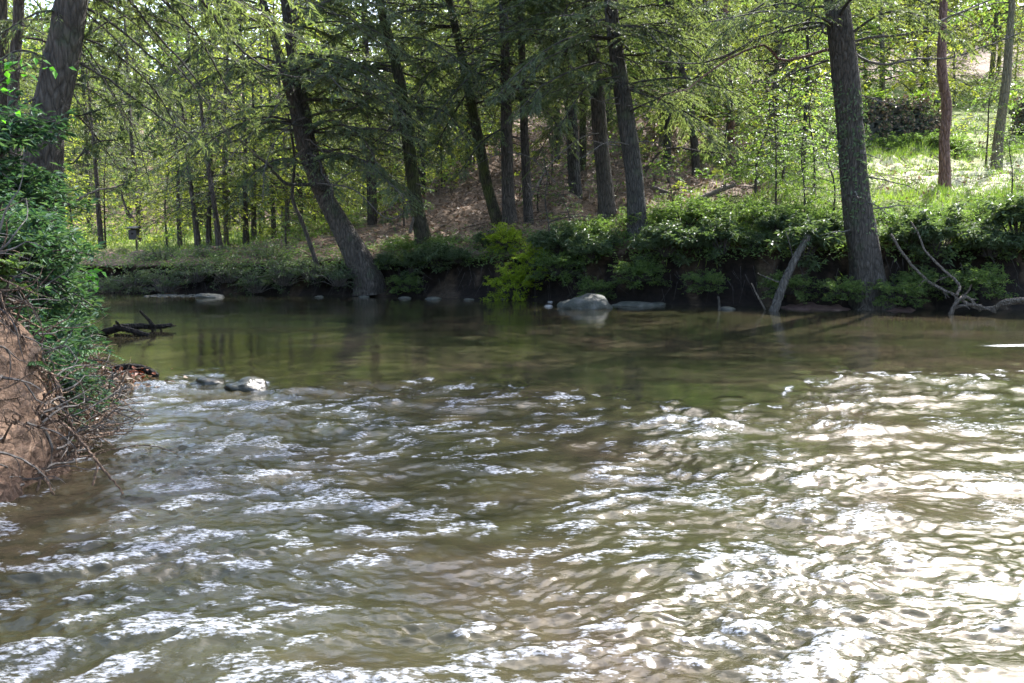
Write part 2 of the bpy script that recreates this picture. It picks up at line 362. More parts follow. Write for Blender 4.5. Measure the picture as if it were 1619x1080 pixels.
def dirt_mat():
    m, nt, ns, ln = new_mat('dirt'); tc = nd(ns, 'ShaderNodeTexCoord')
    mp = nd(ns, 'ShaderNodeMapping'); mp.inputs['Scale'].default_value = (1, 1, 2.2); ln.new(tc.outputs['Object'], mp.inputs['Vector'])
    n1 = nd(ns, 'ShaderNodeTexNoise', Scale=5.0, Detail=10.0, Roughness=.72); ln.new(mp.outputs[0], n1.inputs['Vector'])
    r = ramp(ns, [(.32, (.09, .055, .035)), (.47, (.24, .15, .095)), (.58, (.35, .23, .155)), (.72, (.46, .34, .24))]); ln.new(n1.outputs['Fac'], r.inputs['Fac'])
    v = nd(ns, 'ShaderNodeTexVoronoi', Scale=16.0, feature='DISTANCE_TO_EDGE'); ln.new(tc.outputs['Object'], v.inputs['Vector'])
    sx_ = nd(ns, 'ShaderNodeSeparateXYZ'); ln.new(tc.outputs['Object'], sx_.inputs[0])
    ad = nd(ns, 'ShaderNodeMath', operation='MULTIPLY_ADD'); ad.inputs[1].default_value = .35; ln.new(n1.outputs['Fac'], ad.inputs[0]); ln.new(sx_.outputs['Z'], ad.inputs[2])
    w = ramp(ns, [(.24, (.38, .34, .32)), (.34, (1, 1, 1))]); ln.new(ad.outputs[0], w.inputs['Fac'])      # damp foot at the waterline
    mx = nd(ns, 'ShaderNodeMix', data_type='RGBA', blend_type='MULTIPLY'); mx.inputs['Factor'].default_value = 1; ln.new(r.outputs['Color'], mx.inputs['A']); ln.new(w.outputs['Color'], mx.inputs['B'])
    pb = nd(ns, 'ShaderNodeBsdfPrincipled', Roughness=.95); ln.new(mx.outputs['Result'], pb.inputs['Base Color'])
    a2 = nd(ns, 'ShaderNodeMath', operation='MULTIPLY_ADD'); a2.inputs[1].default_value = .8; ln.new(v.outputs['Distance'], a2.inputs[0]); ln.new(n1.outputs['Fac'], a2.inputs[2])
    bp = nd(ns, 'ShaderNodeBump', Strength=1.0, Distance=.09); ln.new(a2.outputs[0], bp.inputs['Height']); ln.new(bp.outputs[0], pb.inputs['Normal'])
    o = nd(ns, 'ShaderNodeOutputMaterial'); ln.new(pb.outputs[0], o.inputs['Surface']); return m
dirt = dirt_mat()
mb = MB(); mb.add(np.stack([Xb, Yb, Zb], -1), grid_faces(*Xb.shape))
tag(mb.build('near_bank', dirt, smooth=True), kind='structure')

# ------------------------------------------------------------------ river
lip = np.array([PW(*p)[:2] for p in [(40, 600), (300, 592), (380, 598), (460, 612), (560, 606), (640, 598), (760, 604), (860, 615), (1000, 630), (1140, 642), (1210, 632), (1270, 605), (1340, 586), (1480, 588), (1619, 584)]])
f_lip = Field(.3, 1.2, 6, 31)
def ylip(x): return np.interp(x, lip[:, 0], lip[:, 1]) + .08 * f_lip(x, 0 * x)
def waves(lo, hi, n, seed, spread, rms, slant=0.):
    g = np.random.default_rng(seed)
    lam = np.exp(g.uniform(math.log(lo), math.log(hi), n)); th = PI / 2 + slant + g.normal(0, spread, n)
    k = 2 * PI / lam; s = np.ones(n); s *= rms / math.sqrt((s ** 2).sum() / 2)
    return k * np.cos(th), k * np.sin(th), g.uniform(0, 2 * PI, n), s / k
def wsum(W, x, y):
    o = np.zeros_like(x)
    for a, b, p, w in zip(*W):
        q = np.sin(a * x + b * y + p); o += w * (.75 * q + .5 * (q > 0) * q * q * q - .04)
    return o
vr = [-6.]
while vr[-1] < 26:
    y = vr[-1]; vr.append(y + (.12 if y < 1.6 or y > 21 else max(.009, .0011 * y * y)))
vr = np.array(vr)
us = np.concatenate([-2.0 + np.arange(0, 1.15, .02), np.arange(-.85, .85, .0021), .85 + np.arange(.0, 1.4, .02)])
sx = np.sqrt(vr ** 2 + 1)[:, None]
Xw = us[None] * sx; Yw = np.repeat(vr[:, None], len(us), 1)
wf1 = Field(.5, 2.2, 8, 41); wf2 = Field(.5, 2.2, 8, 42); env = Field(.5, 2.8, 12, 43); env2 = Field(.25, .8, 10, 44)
xw = Xw + .05 * wf1(Xw, Yw); yw = Yw + .06 * wf2(Xw, Yw)
rif = (1 - sst(-.4, .2, Yw - ylip(Xw) + .22 * f_lip(Xw * 1.7, Yw * 2.2)))
e = np.clip(.85 + .28 * env(Xw * .7, Yw * 1.6) + .16 * env2(Xw * .6, Yw * 1.5), .5, 1.4)
cx, cy, _ = PW(700, 780); calm = np.exp(-(((Xw - cx) / .75) ** 2 + ((Yw - cy) / .7) ** 2))
e *= (1 - .4 * calm) * (1 + .08 * sst(.2, 2.5, Xw))
A1 = wsum(waves(.3, 1.2, 50, 51, .6, .085), xw, yw)
A2 = wsum(waves(.06, .30, 130, 52, .7, .18, .1), xw, yw)
A3 = wsum(waves(.03, .09, 90, 53, .85, .17), xw * .8, yw)
A2 = .02 * np.tanh(A2 / .02);
pool = wsum(waves(.25, 1.6, 20, 54, .35, .010), xw, yw) + wsum(waves(.06, .3, 30, 55, .5, .014), xw, yw)
patch = np.zeros_like(Xw)
for (a, b, rx, ry, k) in [(470, 522, 1.3, .28, .7), (400, 500, 1.6, .3, .35), (1590, 545, .7, .3, .8), (1500, 535, 1.6, .6, .25), (1150, 585, 1.4, .5, .18), (560, 480, 4, .4, .25)]:
    q = PW(a, b); patch += k * np.exp(-(((Xw - q[0]) / rx) ** 2 + ((Yw - q[1]) / ry) ** 2))
Zw = pool * (1 - .5 * rif) + rif * e * (A1 * 1.0 + A2 + A3) + patch * (.35 * A2 + .5 * A3)
Zw += -.035 * (1 - sst(-3.5, 0, Yw - ylip(Xw))) - .018 * rif
def hump(px, py, rx, ry, h, rot=0.):
    q = PW(px, py); dx, dy = Xw - q[0], Yw - q[1]; c, s = math.cos(rot), math.sin(rot)
    return h * np.exp(-(((dx * c + dy * s) / rx) ** 2 + ((-dx * s + dy * c) / ry) ** 2))
Zw += hump(490, 616, .2, .06, .012) + hump(640, 605, .5, .16, .012)
Zw += hump(1330, 598, .35, .2, .02) + hump(1480, 595, .6, .2, .02) + hump(1400, 632, .8, .22, -.02) + hump(1380, 676, .38, .06, .035, .35) + hump(1480, 700, .3, .12, -.02, -.4) + hump(1550, 706, .4, .07, .02)
q2 = PW(490, 622); ringd = np.hypot((Xw - q2[0]) / .25, (Yw - q2[1]) / .16); Zw += .025 * np.exp(-((ringd - 1) / .25) ** 2)
gy = np.gradient(Zw, axis=0) / np.gradient(vr)[:, None]
crest = sst(.006, .03, rif * e * (A2 + .5 * A1)) * sst(-.05, .25, gy)
foam_glint = np.clip(crest * rif * (.62 + .38 * sst(.2, 2.6, Xw)) * (.55 + .45 * sst(.5, 1.1, e)) , 0, 1)
glint_fleck = (.485 - .07 * sst(.6, 2.2, Xw)) * sst(-.7, .65, .5 + .5 * env2(Xw * .8 + 3, Yw * 1.6) + .35 * env(Xw, Yw * 1.8)) * rif * sst(-.003, .012, A2 + .5 * A3 + .3 * A1)  # bright flecks painted in for sky glints on the riffles
lipf = .54 * np.exp(-((Yw - ylip(Xw) + .12 + .1 * env2(Xw, Yw)) / .10) ** 2) * sst(-.4, .7, env2(Xw * 1.7 + 5, Yw) + .8 * sst(1.8, 3, Xw))
foam_glint = np.clip(np.maximum(np.maximum(foam_glint, glint_fleck), lipf), 0, .56)
q3 = PW(1590, 545); foam_glint = np.clip(foam_glint + .75 * np.exp(-(((Xw - q3[0]) / .45) ** 2 + ((Yw - q3[1] - .1 * np.sin(Xw * 3)) / .12) ** 2)), 0, 1)  # streak of glints on the water, painted in as foam colour

def water_mat():
    m, nt, ns, ln = new_mat('river_water')
    tc = nd(ns, 'ShaderNodeTexCoord')
    n1 = nd(ns, 'ShaderNodeTexNoise', Scale=.55, Detail=5.0, Roughness=.6); ln.new(tc.outputs['Object'], n1.inputs['Vector'])
    r = ramp(ns, [(.32, (.018, .021, .009)), (.48, (.028, .027, .014)), (.62, (.038, .031, .020)), (.75, (.030, .030, .015))]); ln.new(n1.outputs['Fac'], r.inputs['Fac'])
    n0 = nd(ns, 'ShaderNodeTexNoise', Scale=5.0, Detail=6.0, Roughness=.7); ln.new(tc.outputs['Object'], n0.inputs['Vector'])
    r0 = ramp(ns, [(.3, (.7, .7, .7)), (.7, (1.3, 1.25, 1.2))]); ln.new(n0.outputs['Fac'], r0.inputs['Fac'])
    mu = nd(ns, 'ShaderNodeMix', data_type='RGBA', blend_type='MULTIPLY'); mu.inputs['Factor'].default_value = 1
    ln.new(r.outputs['Color'], mu.inputs['A']); ln.new(r0.outputs['Color'], mu.inputs['B'])
    at = nd(ns, 'ShaderNodeAttribute', attribute_name='foam_glint')
    n3 = nd(ns, 'ShaderNodeTexNoise', Scale=60.0, Detail=5.0, Roughness=.68); m3 = nd(ns, 'ShaderNodeMapping'); m3.inputs['Scale'].default_value = (.5, 1, 1); ln.new(tc.outputs['Object'], m3.inputs['Vector']); ln.new(m3.outputs[0], n3.inputs['Vector'])
    mm = nd(ns, 'ShaderNodeMath', operation='MULTIPLY_ADD'); mm.inputs[1].default_value = .9; ln.new(at.outputs['Fac'], mm.inputs[0]); ln.new(n3.outputs['Fac'], mm.inputs[2])
    rf = ramp(ns, [(.70, (0, 0, 0)), (.90, (1, 1, 1))]); 
    sc = nd(ns, 'ShaderNodeMath', operation='MULTIPLY'); sc.inputs[1].default_value = .82; ln.new(mm.outputs[0], sc.inputs[0]); ln.new(sc.outputs[0], rf.inputs['Fac'])
    mx = nd(ns, 'ShaderNodeMix', data_type='RGBA'); ln.new(rf.outputs['Color'], mx.inputs['Factor']); ln.new(mu.outputs['Result'], mx.inputs['A']); mx.inputs['B'].default_value = (.33, .35, .39, 1)  # one grey for real foam and painted glints
    ro = nd(ns, 'ShaderNodeMapRange'); ro.inputs['To Min'].default_value = .03; ro.inputs['To Max'].default_value = .6; ln.new(rf.outputs['Color'], ro.inputs['Value'])
    pb = nd(ns, 'ShaderNodeBsdfPrincipled', IOR=1.36); ln.new(mx.outputs['Result'], pb.inputs['Base Color']); ln.new(ro.outputs[0], pb.inputs['Roughness'])
    mp = nd(ns, 'ShaderNodeMapping'); mp.inputs['Scale'].default_value = (.6, 1, 1); ln.new(tc.outputs['Object'], mp.inputs['Vector'])
    n2 = nd(ns, 'ShaderNodeTexNoise', Scale=26.0, Detail=4.0, Roughness=.6, Distortion=.6); ln.new(mp.outputs[0], n2.inputs['Vector'])
    ra = nd(ns, 'ShaderNodeAttribute', attribute_name='chop')
    bp = nd(ns, 'ShaderNodeBump', Distance=.03); ln.new(ra.outputs['Fac'], bp.inputs['Strength']); ln.new(n2.outputs['Fac'], bp.inputs['Height']); ln.new(bp.outputs[0], pb.inputs['Normal'])
    o = nd(ns, 'ShaderNodeOutputMaterial'); ln.new(pb.outputs[0], o.inputs['Surface'])
    return m
M['water'] = water_mat()
mb = MB(); mb.add(np.stack([Xw, Yw, Zw], -1), grid_faces(*Xw.shape))
water = tag(mb.build('river', M['water'], smooth=True), kind='structure')
attr(water, 'foam_glint', foam_glint); attr(water, 'chop', np.clip(.03 + rif * .16 * np.clip(e, .3, 1.1) + patch * .25, 0, 1))

# ------------------------------------------------------------------ growing things
def rotz(v, a):
    c, s = np.cos(a), np.sin(a)
    return np.stack([v[..., 0] * c - v[..., 1] * s, v[..., 0] * s + v[..., 1] * c, v[..., 2]], -1)

def branch(wood, leaf, p0, az, L, rise=.12, droop=.4, r0=.02, tw=.09, tl=.46, sp=.03, sl=.07, sw=.02, fol=1., wmi=0, lmi=0, ta=55, axis=None, twr=.003, both=True, flat=.35):
    """one limb: axis tube, side twigs, leaf sprigs along the twigs"""
    n = 7; t = np.linspace(0, 1, n)
    if axis is None:
        d = np.array([math.cos(az), math.sin(az)])
        bend = U(-.15, .15) * L
        ax = np.stack([p0[0] + d[0] * L * t - d[1] * bend * t * t, p0[1] + d[1] * L * t + d[0] * bend * t * t, p0[2] + (rise * t - droop * t * t) * L], -1)
        ax[1:-1] += rng.normal(0, .012 * L, (n - 2, 3))
    else: ax = spline(axis, 12); t = np.linspace(0, 1, 12); L = float(np.linalg.norm(np.diff(ax, axis=0), axis=1).sum())
    if wood is not None: tube(wood, ax, r0 * (1 - .85 * t) + .002, 5, .1, wmi)
    nt = max(3, int(L / tw)); tt = np.sort(U(.1, 1, nt))
    base = np.stack([np.interp(tt, t, ax[:, i]) for i in range(3)], -1)
    T = nrm(np.stack([np.interp(tt, t, np.gradient(ax, axis=0)[:, i]) for i in range(3)], -1))
    sgn = np.where(np.arange(nt) % 2, 1, -1)
    tdir = rotz(T, sgn * np.radians(ta + U(-15, 15, nt))); tdir[:, 2] = tdir[:, 2] * .4 - U(.0, .35, nt) + U(-.15, .2, nt) * (1 - flat); tdir = nrm(tdir)
    tlen = (tl * L ** .7 * (1 - tt) ** .6 + .14) * U(.5, 1.15, nt)
    tip = base + tdir * tlen[:, None]; tip[:, 2] -= .18 * tlen
    if wood is not None: sticks(wood, base, tip, twr, twr * .4, wmi, sag=.02)
    if leaf is None or fol <= 0: return ax
    m = np.maximum(2, (tlen / sp).astype(int)); idx = np.repeat(np.arange(nt), m)
    s = U(.05, 1.05, len(idx))
    keep = U(0, 1, len(idx)) < fol * (.6 + .4 * np.sin(idx * 1.7 + az * 9))
    idx, s = idx[keep], s[keep]; k = len(idx)
    pos = base[idx] + tdir[idx] * (tlen[idx] * s)[:, None]; pos[:, 2] -= .18 * tlen[idx] * s * s
    sg = np.where(U(0, 1, k) < .5, 1, -1)
    dd = rotz(tdir[idx], sg * np.radians(U(25, 65, k))); dd[:, 2] -= U(0, .4, k)
    up = np.stack([rng.normal(0, flat, k), rng.normal(0, flat, k), np.ones(k)], -1)
    leaves(leaf, pos, dd, up, U(.7, 1.3, k) * sl, U(.7, 1.3, k) * sw, lmi)
    return ax

def trunk_mesh(path, rb, rt, k=18, flare=1.5, name='trunk', mat=None, parent=None, legs=None):
    n = max(10, int(np.linalg.norm(path[-1] - path[0]) / .22)); p = spline(path, n)
    s = np.concatenate([[0], np.cumsum(np.linalg.norm(np.diff(p, axis=0), axis=1))]); q = s / s[-1]
    r = rt + (rb - rt) * (1 - q) ** (1. if rb < .3 or flare > 1.2 else 2.4); r = r * (1 + (flare - 1) * np.exp(-s / .38))
    T = nrm(np.gradient(p, axis=0)); A = nrm(np.cross(T, [0, 1., 0])); B = np.cross(T, A)
    a = np.linspace(0, 2 * PI, k, endpoint=False); ph = U(0, 6)
    lob = 1 + (.22 * np.exp(-s / .55))[:, None] * np.sin(a * 4 + ph)[None] + .05 * np.sin(a * 3 + ph)[None] * np.sin(s * 1.3)[:, None] + .035 * U(-1, 1, (n, k))
    lob += .04 * np.sin(s * 2.1 + ph)[:, None]
    V = p[:, None] + (r[:, None] * lob)[..., None] * (np.cos(a)[None, :, None] * A[:, None] + np.sin(a)[None, :, None] * B[:, None])
    i = np.arange(n - 1)[:, None] * k; j = np.arange(k)[None]; j2 = (j + 1) % k
    m = MB(); m.add(V, np.stack([i + j, i + j2, i + k + j2, i + k + j], -1).reshape(-1, 4))
    o = m.build(name, mat, parent, smooth=True)
    return o, p

def tree(name, label, cat, pix, D, wpx, H=15, bark='bark', zlo=2.2, nlimb=34, L=2.6, fol=1., needles='hem', top=True, group=None, flare=1.4, stems=None, twigm='twig', topden=1., leafkw=None, k=18, bare=0., stubs=5):
    """a tree whose trunk stands at depth D; pix lists the trunk's course from foot to top of picture"""
    pts = [P(a, b, D) for a, b in pix]
    foot = pts[0].copy(); g = float(gz(foot[0], D)) if D > 13.5 else foot[2]; root = thing(name, label, cat, (foot[0], D, min(g, foot[2])), group)
    org = np.array(root.location)
    below = foot.copy(); below[2] = min(g, foot[2]) - .35; below[0] -= (pts[1][0] - foot[0]) * .15
    nlimb = int(nlimb * 1.35) if nlimb > 18 else nlimb; L *= 1.2; fol *= 1.2; bare *= .6
    d = nrm(pts[-1] - pts[-2]); d[1] = 0
    last = pts[-1]
    while last[2] < H:
        d = nrm(d * .75 + np.array([rng.normal(0, .02), 0, .25])); last = last + d * 1.6; last[1] += rng.normal(0, .05); pts.append(last)
    pts = [below] + pts; path = np.array(pts) - org
    rb = wpx / FPX * D / 2
    tr, ax = trunk_mesh(path, rb, .035, k, flare, 'trunk', M[bark], root)
    axes = [ax]
    for st in (stems or []):
        sp_ = [P(a, b, D + st.get('dd', .1)) - org for a, b in st['pix']]; dd = nrm(sp_[-1] - sp_[-2]); q = sp_[-1]
        while q[2] + org[2] < H * .9: dd = nrm(dd * .8 + np.array([0, 0, .2])); q = q + dd * 1.6; sp_.append(q)
        _, a2 = trunk_mesh(np.array(sp_), st['w'] / FPX * D / 2, .03, 14, 1.0, 'stem', M[bark], root); axes.append(a2)
    lk = dict(sl=.09, sw=.026, sp=.012, tw=.08); lk.update(leafkw or {})
    crown = MB(); zs = np.sort(U(0, 1, nlimb)) ; zv = 8.8
    for q in range(nlimb):
        a2 = axes[q % len(axes)]
        z = max(zlo, a2[0, 2]) + (min(zv, H - .5) - max(zlo, a2[0, 2])) * zs[q]
        p0 = np.array([np.interp(z, a2[:, 2], a2[:, i]) for i in range(3)]); w = MB()
        f = fol * U(.4, 1.1) * (1 - bare * (1 - zs[q])); az = U(0, 2 * PI)
        branch(w, crown, p0, az, L * U(.55, 1.1), U(-.05, .3), U(.2, .6), r0=.012 + .004 * L, fol=f, **lk)
        w.build('limb', M[twigm] if f > .25 else M['deadtwig'], root)
    for q in range(stubs):
        z = ax[0, 2] + U(1.2, 6.5); p0 = np.array([np.interp(z, ax[:, 2], ax[:, i]) for i in range(3)]); w = MB(); az = U(-PI, .3)
        branch(w, None, p0, az, U(.5, 1.1), U(-.2, .3), U(.0, .4), r0=.016, tl=.3); w.build('limb', M['deadtwig'], root)
    if top and H > 9.5:
        nt = int((H - 9) * 3.2 * topden)
        for q in range(nt):
            z = 9 + (H - 9.3) * q / nt; a2 = axes[q % len(axes)]; p0 = np.array([np.interp(z, a2[:, 2] , a2[:, i]) for i in range(3)])
            branch(crown, crown, p0, q * 2.4, (L * (1 - .75 * (z - 9) / (H - 9 + .1))) * U(.7, 1.1) + .3, .15, .45, r0=.02, fol=.8, tw=.16, sp=.035, sl=.17, sw=.06, wmi=1)
    crown.build('crown', [M[needles], M[twigm]], root)
    return root, ax, org

def limb_px(root, pix, D0, D1, r0, r1, mat='twig', twigs=1., fol=0., leafmat='hem', name='limb', tl=.12, tw=.16):
    """a limb that shows in the photo, laid along its course"""
    n = len(pix); pts = np.array([P(a, b, D0 + (D1 - D0) * i / (n - 1)) for i, (a, b) in enumerate(pix)])
    org = np.array(root.location) if root else np.zeros(3)
    p = spline(pts, 5 * n); L = np.linalg.norm(np.diff(p, axis=0), axis=1).sum()
    p[1:-1] += rng.normal(0, .0035 * L / 5 + .002, (len(p) - 2, 3))
    m = MB(); t = np.linspace(0, 1, len(p)); tube(m, p - org, r0 + (r1 - r0) * t, 7, .08)
    lf = m if fol > 0 else None
    if twigs:
        nt = int(L / tw * twigs)
        for q in range(nt):
            i = rng.integers(2, len(p) - 1); T = nrm(p[i] - p[i - 1]); d = nrm(T * .9 + rng.normal(0, .6, 3)); l = tl * L * U(.3, 1.1) * (1.1 - .6 * t[i]) + .05
            pt = [p[i], p[i] + d * l * .5 + rng.normal(0, .03 * l, 3), p[i] + d * l + np.array([0, 0, -.12 * l])]
            rr = max(.0022, r1 * .6)
            tube(m, np.array(pt) - org, [rr * 1.3, rr, rr * .5], 4, 0)
            for _ in range(3):
                u = U(.3, 1); b = np.array(pt[0]) * (1 - u) + np.array(pt[2]) * u; dd = nrm(d + rng.normal(0, .6, 3)) * l * U(.2, .5)
                sticks(m, (b - org)[None], (b + dd - org)[None], rr * .7, rr * .3)
                if lf is not None:
                    k = int(26 * fol); s = U(0, 1, k)[:, None]; leaves(lf, b - org + dd * s, nrm(dd) + rng.normal(0, .5, (k, 3)), np.array([[0, 0, 1.]]) + rng.normal(0, .35, (k, 3)), .075, .022, 1)
    o = m.build(name, [M[mat], M[leafmat]], root)
    return o

exec_later = []
# ---- the big trees along the far bank
T = {}
T['lean'] = tree('leaning_hemlock', 'big dark trunk leaning left over the river, forked above a thick foot', 'tree',
    [(582, 440), (560, 395), (538, 355), (508, 300), (482, 235), (466, 170), (448, 110), (425, 30), (415, 0)], 18.6, 46, 10.5, 'bark', 2.6, 44, 2.7, .75, flare=1.0,
    stems=[dict(pix=[(515, 310), (492, 235), (478, 160), (462, 90), (450, 0)], w=24, dd=.25)], bare=.5)
T['b'] = tree('hemlock_tree', 'slim brown trunk with a swollen bend behind the low bank, right of the leaning tree', 'tree',
    [(670, 382), (660, 330), (650, 260), (641, 190), (630, 120), (612, 50), (600, 0)], 19.6, 24, 11, 'bark_mossy', 2.6, 32, 2.3, .7, bare=.4)
T['c'] = tree('hemlock_tree', 'slim olive trunk leaning slightly left, between the bent trunk and the tall pair', 'tree',
    [(790, 362), (772, 300), (760, 240), (744, 160), (730, 90), (715, 20), (710, 0)], 20.5, 19, 11, 'bark_mossy', 2.8, 30, 2.3, .7, bare=.4)
T['d'] = tree('hemlock_tree', 'left and thicker one of the tall straight pair of dark trunks', 'tree',
    [(806, 352), (803, 280), (800, 180), (798, 80), (796, 0)], 20.2, 21, 11.5, 'bark', 2.8, 30, 2.4, .7, bare=.4)
T['e'] = tree('hemlock_tree', 'right and thinner one of the tall straight pair of dark trunks', 'tree',
    [(836, 350), (832, 280), (828, 180), (825, 80), (822, 0)], 20.6, 15, 10.5, 'bark', 3, 22, 2.0, .7, bare=.3)
T['g'] = tree('hemlock_tree', 'dim grey trunk veiled by twigs, left of the two thick bank trunks', 'tree',
    [(912, 335), (908, 270), (904, 200), (896, 100), (890, 0)], 21.5, 22, 11, 'bark_grey', 2.4, 30, 2.4, .65, bare=.3)
T['h'] = tree('hemlock_tree', 'thick brown trunk just behind and left of the dark curved bank trunk', 'tree',
    [(960, 328), (955, 270), (948, 200), (942, 120), (934, 50), (928, 0)], 19.0, 27, 12, 'bark', 3, 34, 2.5, .75, bare=.2)
T['i'] = tree('hemlock_tree', 'dark grey curved trunk standing at the bank edge above the mossy boulder', 'tree',
    [(1010, 398), (1007, 330), (1001, 260), (990, 190), (978, 110), (970, 50), (966, 0)], 17.3, 33, 11.5, 'bark_grey', 3.2, 40, 2.5, .8, flare=1.25, bare=.1)
T['k'] = tree('hemlock_tree', 'biggest trunk, dark and rugged with flared roots, on the right bank edge', 'tree',
    [(1376, 468), (1364, 385), (1352, 300), (1346, 220), (1340, 150), (1330, 60), (1322, 0)], 15.25, 47, 19, 'bark', 4.6, 26, 2.8, .4, flare=1.75, k=28, topden=2.4, stubs=9)
T['l'] = tree('dead_tree', 'reddish bare trunk standing in the sunlit clearing on the right', 'tree',
    [(1494, 278), (1493, 220), (1497, 170), (1489, 110), (1490, 50), (1492, 0)], 19.5, 18, 10, 'bark_red', 4.0, 5, 1.2, .0, top=False)
T['m'] = tree('pale_tree', 'pale leaning trunk at the back edge of the sunlit clearing, far right', 'tree',
    [(1578, 224), (1584, 180), (1592, 120), (1596, 60), (1600, 0)], 25, 18, 11, 'bark_pale', 4.5, 14, 2.0, .6, needles='grn', topden=.4, leafkw=dict(sl=.1, sw=.06, sp=.03))
T['n'] = tree('pink_barked_tree', 'short stretch of pinkish trunk on the slope between the two big bank trunks', 'tree',
    [(1156, 212), (1152, 150), (1149, 90), (1146, 0)], 27, 14, 13, 'bark_red', 6.2, 14, 2, .6, topden=.7)
T['o'] = tree('hemlock_tree', 'thin dark trunk on the leafy slope just right of the curved bank trunk', 'tree',
    [(1100, 262), (1094, 190), (1082, 130), (1068, 60), (1060, 0)], 24, 13, 13, 'bark', 3.5, 22, 2.0, .7)

for pix, D_, w_, lab in [([(28, 440), (24, 250), (22, 120), (30, 0)], 11.5, 20, 'dark trunk at the left edge of the picture, behind the near big trunk'), ([(-6, 440), (0, 250), (4, 120), (2, 0)], 12.2, 22, 'dark trunk cut by the left edge of the picture, high on the left bank'),
                         ([(100, 420), (96, 250), (104, 120), (112, 0)], 13.0, 10, 'thin dark trunk just right of the near big trunk, farther back')]:
    tree('hemlock_tree', lab, 'tree', pix, D_, w_, 10, 'bark', 2.6, 16, 1.5, .7, k=12, stubs=3)
# the near left tree
def near_left():
    root = thing('big_hemlock', 'large dark trunk close on the left bank, leaning right above the ferns', 'tree', tuple(P(48, 470, 8.6)))
    org = np.array(root.location); pts = [P(a, b, 8.6) for a, b in [(44, 520), (50, 400), (58, 300), (72, 210), (92, 120), (108, 40), (118, -30), (135, -160), (150, -400), (165, -700), (170, -1100)]]
    _, ax = trunk_mesh(np.array(pts) - org, .19, .06, 20, 1.2, 'trunk', M['bark'], root)
    cr = MB()
    for q in range(26):
        z = ax[0, 2] + U(3.2, 8.5); p0 = np.array([np.interp(z, ax[:, 2], ax[:, i]) for i in range(3)])
        branch(cr, cr, p0, U(0, 2 * PI), U(1.2, 2.4), .1, .35, fol=.8, wmi=1, tw=.1, sp=.02, sl=.1, sw=.03)
    cr.build('crown', [M['hem_dark'], M['twig']], root)
    return root
nl = near_left()
NLIMBS = [([(112, 5), (160, 25), (200, 55), (250, 98), (292, 122), (340, 170)], 8.6, 9.6, .018, .004, .9),
 ([(118, -60), (190, -15), (235, 40), (285, 95), (330, 150), (378, 172)], 8.6, 10, .02, .004, .8),
 ([(120, -90), (215, -40), (262, 5), (312, 55), (345, 115), (378, 168), (402, 200)], 8.6, 10.5, .022, .004, .8),
 ([(125, -130), (250, -60), (318, 0), (352, 45), (392, 88), (440, 115), (500, 125)], 8.6, 11, .024, .004, .9),
 ([(110, 90), (170, 125), (225, 165), (285, 205), (330, 212), (360, 240)], 8.6, 9.8, .014, .003, .9),
 ([(62, 200), (100, 190), (130, 182), (190, 165), (240, 178)], 8.6, 9, .01, .003, 1.2),
 ([(70, 338), (120, 318), (150, 302), (188, 294), (214, 276)], 8.4, 9.2, .016, .004, .7),
 ([(60, 262), (115, 258), (140, 230), (185, 222), (230, 240), (262, 232)], 8.6, 9.6, .012, .003, 1.),
 ([(100, 40), (140, 80), (180, 150), (215, 215), (240, 300)], 8.8, 9.6, .010, .003, 1.2),
 ([(128, -100), (220, -70), (300, -30), (380, 20), (470, 60), (560, 85)], 8.6, 12, .02, .004, .8)]
for pix, a, b, r0, r1, tw in NLIMBS: limb_px(nl, pix, a, b, r0, r1, 'twig', tw, .35, 'hem', tl=.16)

# limbs that show on the far-bank trees
def L(key, pix, D0, D1, r0, r1, mat='twig', tw=1., fol=0.): limb_px(T[key][0], pix, D0, D1, r0, r1, mat, tw, fol)
L('k', [(1308, 38), (1270, 45), (1215, 55), (1160, 82), (1105, 100), (1020, 96)], 15.8, 15, .035, .008, 'twig', 1)
L('k', [(1312, 78), (1240, 95), (1205, 72), (1150, 95), (1100, 130), (1085, 142), (1040, 150)], 15.8, 14.8, .03, .007, 'bark_red', .8)
L('k', [(1310, 95), (1262, 112), (1225, 130), (1190, 128)], 15.8, 15.4, .022, .006, 'twig', 1)
L('k', [(1330, 62), (1342, 66), (1375, 60), (1440, 52), (1490, 32), (1560, 2), (1640, -30)], 15.8, 15, .03, .01, 'deadtwig', .5)
L('k', [(1306, 30), (1300, 48), (1312, 55), (1336, 68)], 15.7, 15.4, .022, .02, 'deadtwig', .5)
L('k', [(1345, 78), (1368, 95), (1400, 102), (1450, 93), (1500, 92), (1560, 72), (1640, 42)], 15.8, 14.6, .025, .008, 'deadtwig', .6)
L('k', [(1306, 42), (1284, 56), (1281, 74)], 15.7, 15.5, .014, .006, 'deadtwig', 1)
L('k', [(1320, 110), (1290, 125), (1245, 160), (1215, 180)], 15.8, 15.1, .012, .004, 'twig', 1.2)
L('k', [(1300, -20), (1240, 22), (1180, 45), (1130, 52)], 15.8, 15, .02, .005, 'twig', 1.2, .4)
L('i', [(985, 168), (1010, 166), (1040, 172), (1080, 176)], 17.2, 16.5, .014, .004, 'deadtwig', 1)
L('i', [(985, 165), (955, 162), (935, 155), (912, 144)], 17.2, 16.4, .014, .004, 'deadtwig', 1)
L('i', [(970, 88), (1000, 98), (1030, 105), (1060, 104)], 17.2, 16.4, .012, .004, 'deadtwig', 1)
L('i', [(992, 178), (1030, 160), (1080, 136), (1130, 100), (1190, 70)], 17.2, 16, .02, .006, 'twig', 1)
L('h', [(936, 60), (900, 80), (868, 82), (845, 55)], 18.9, 18.2, .02, .006, 'twig', 1)
L('d', [(800, 120), (780, 130), (745, 150), (715, 155)], 20, 19, .015, .004, 'twig', 1)
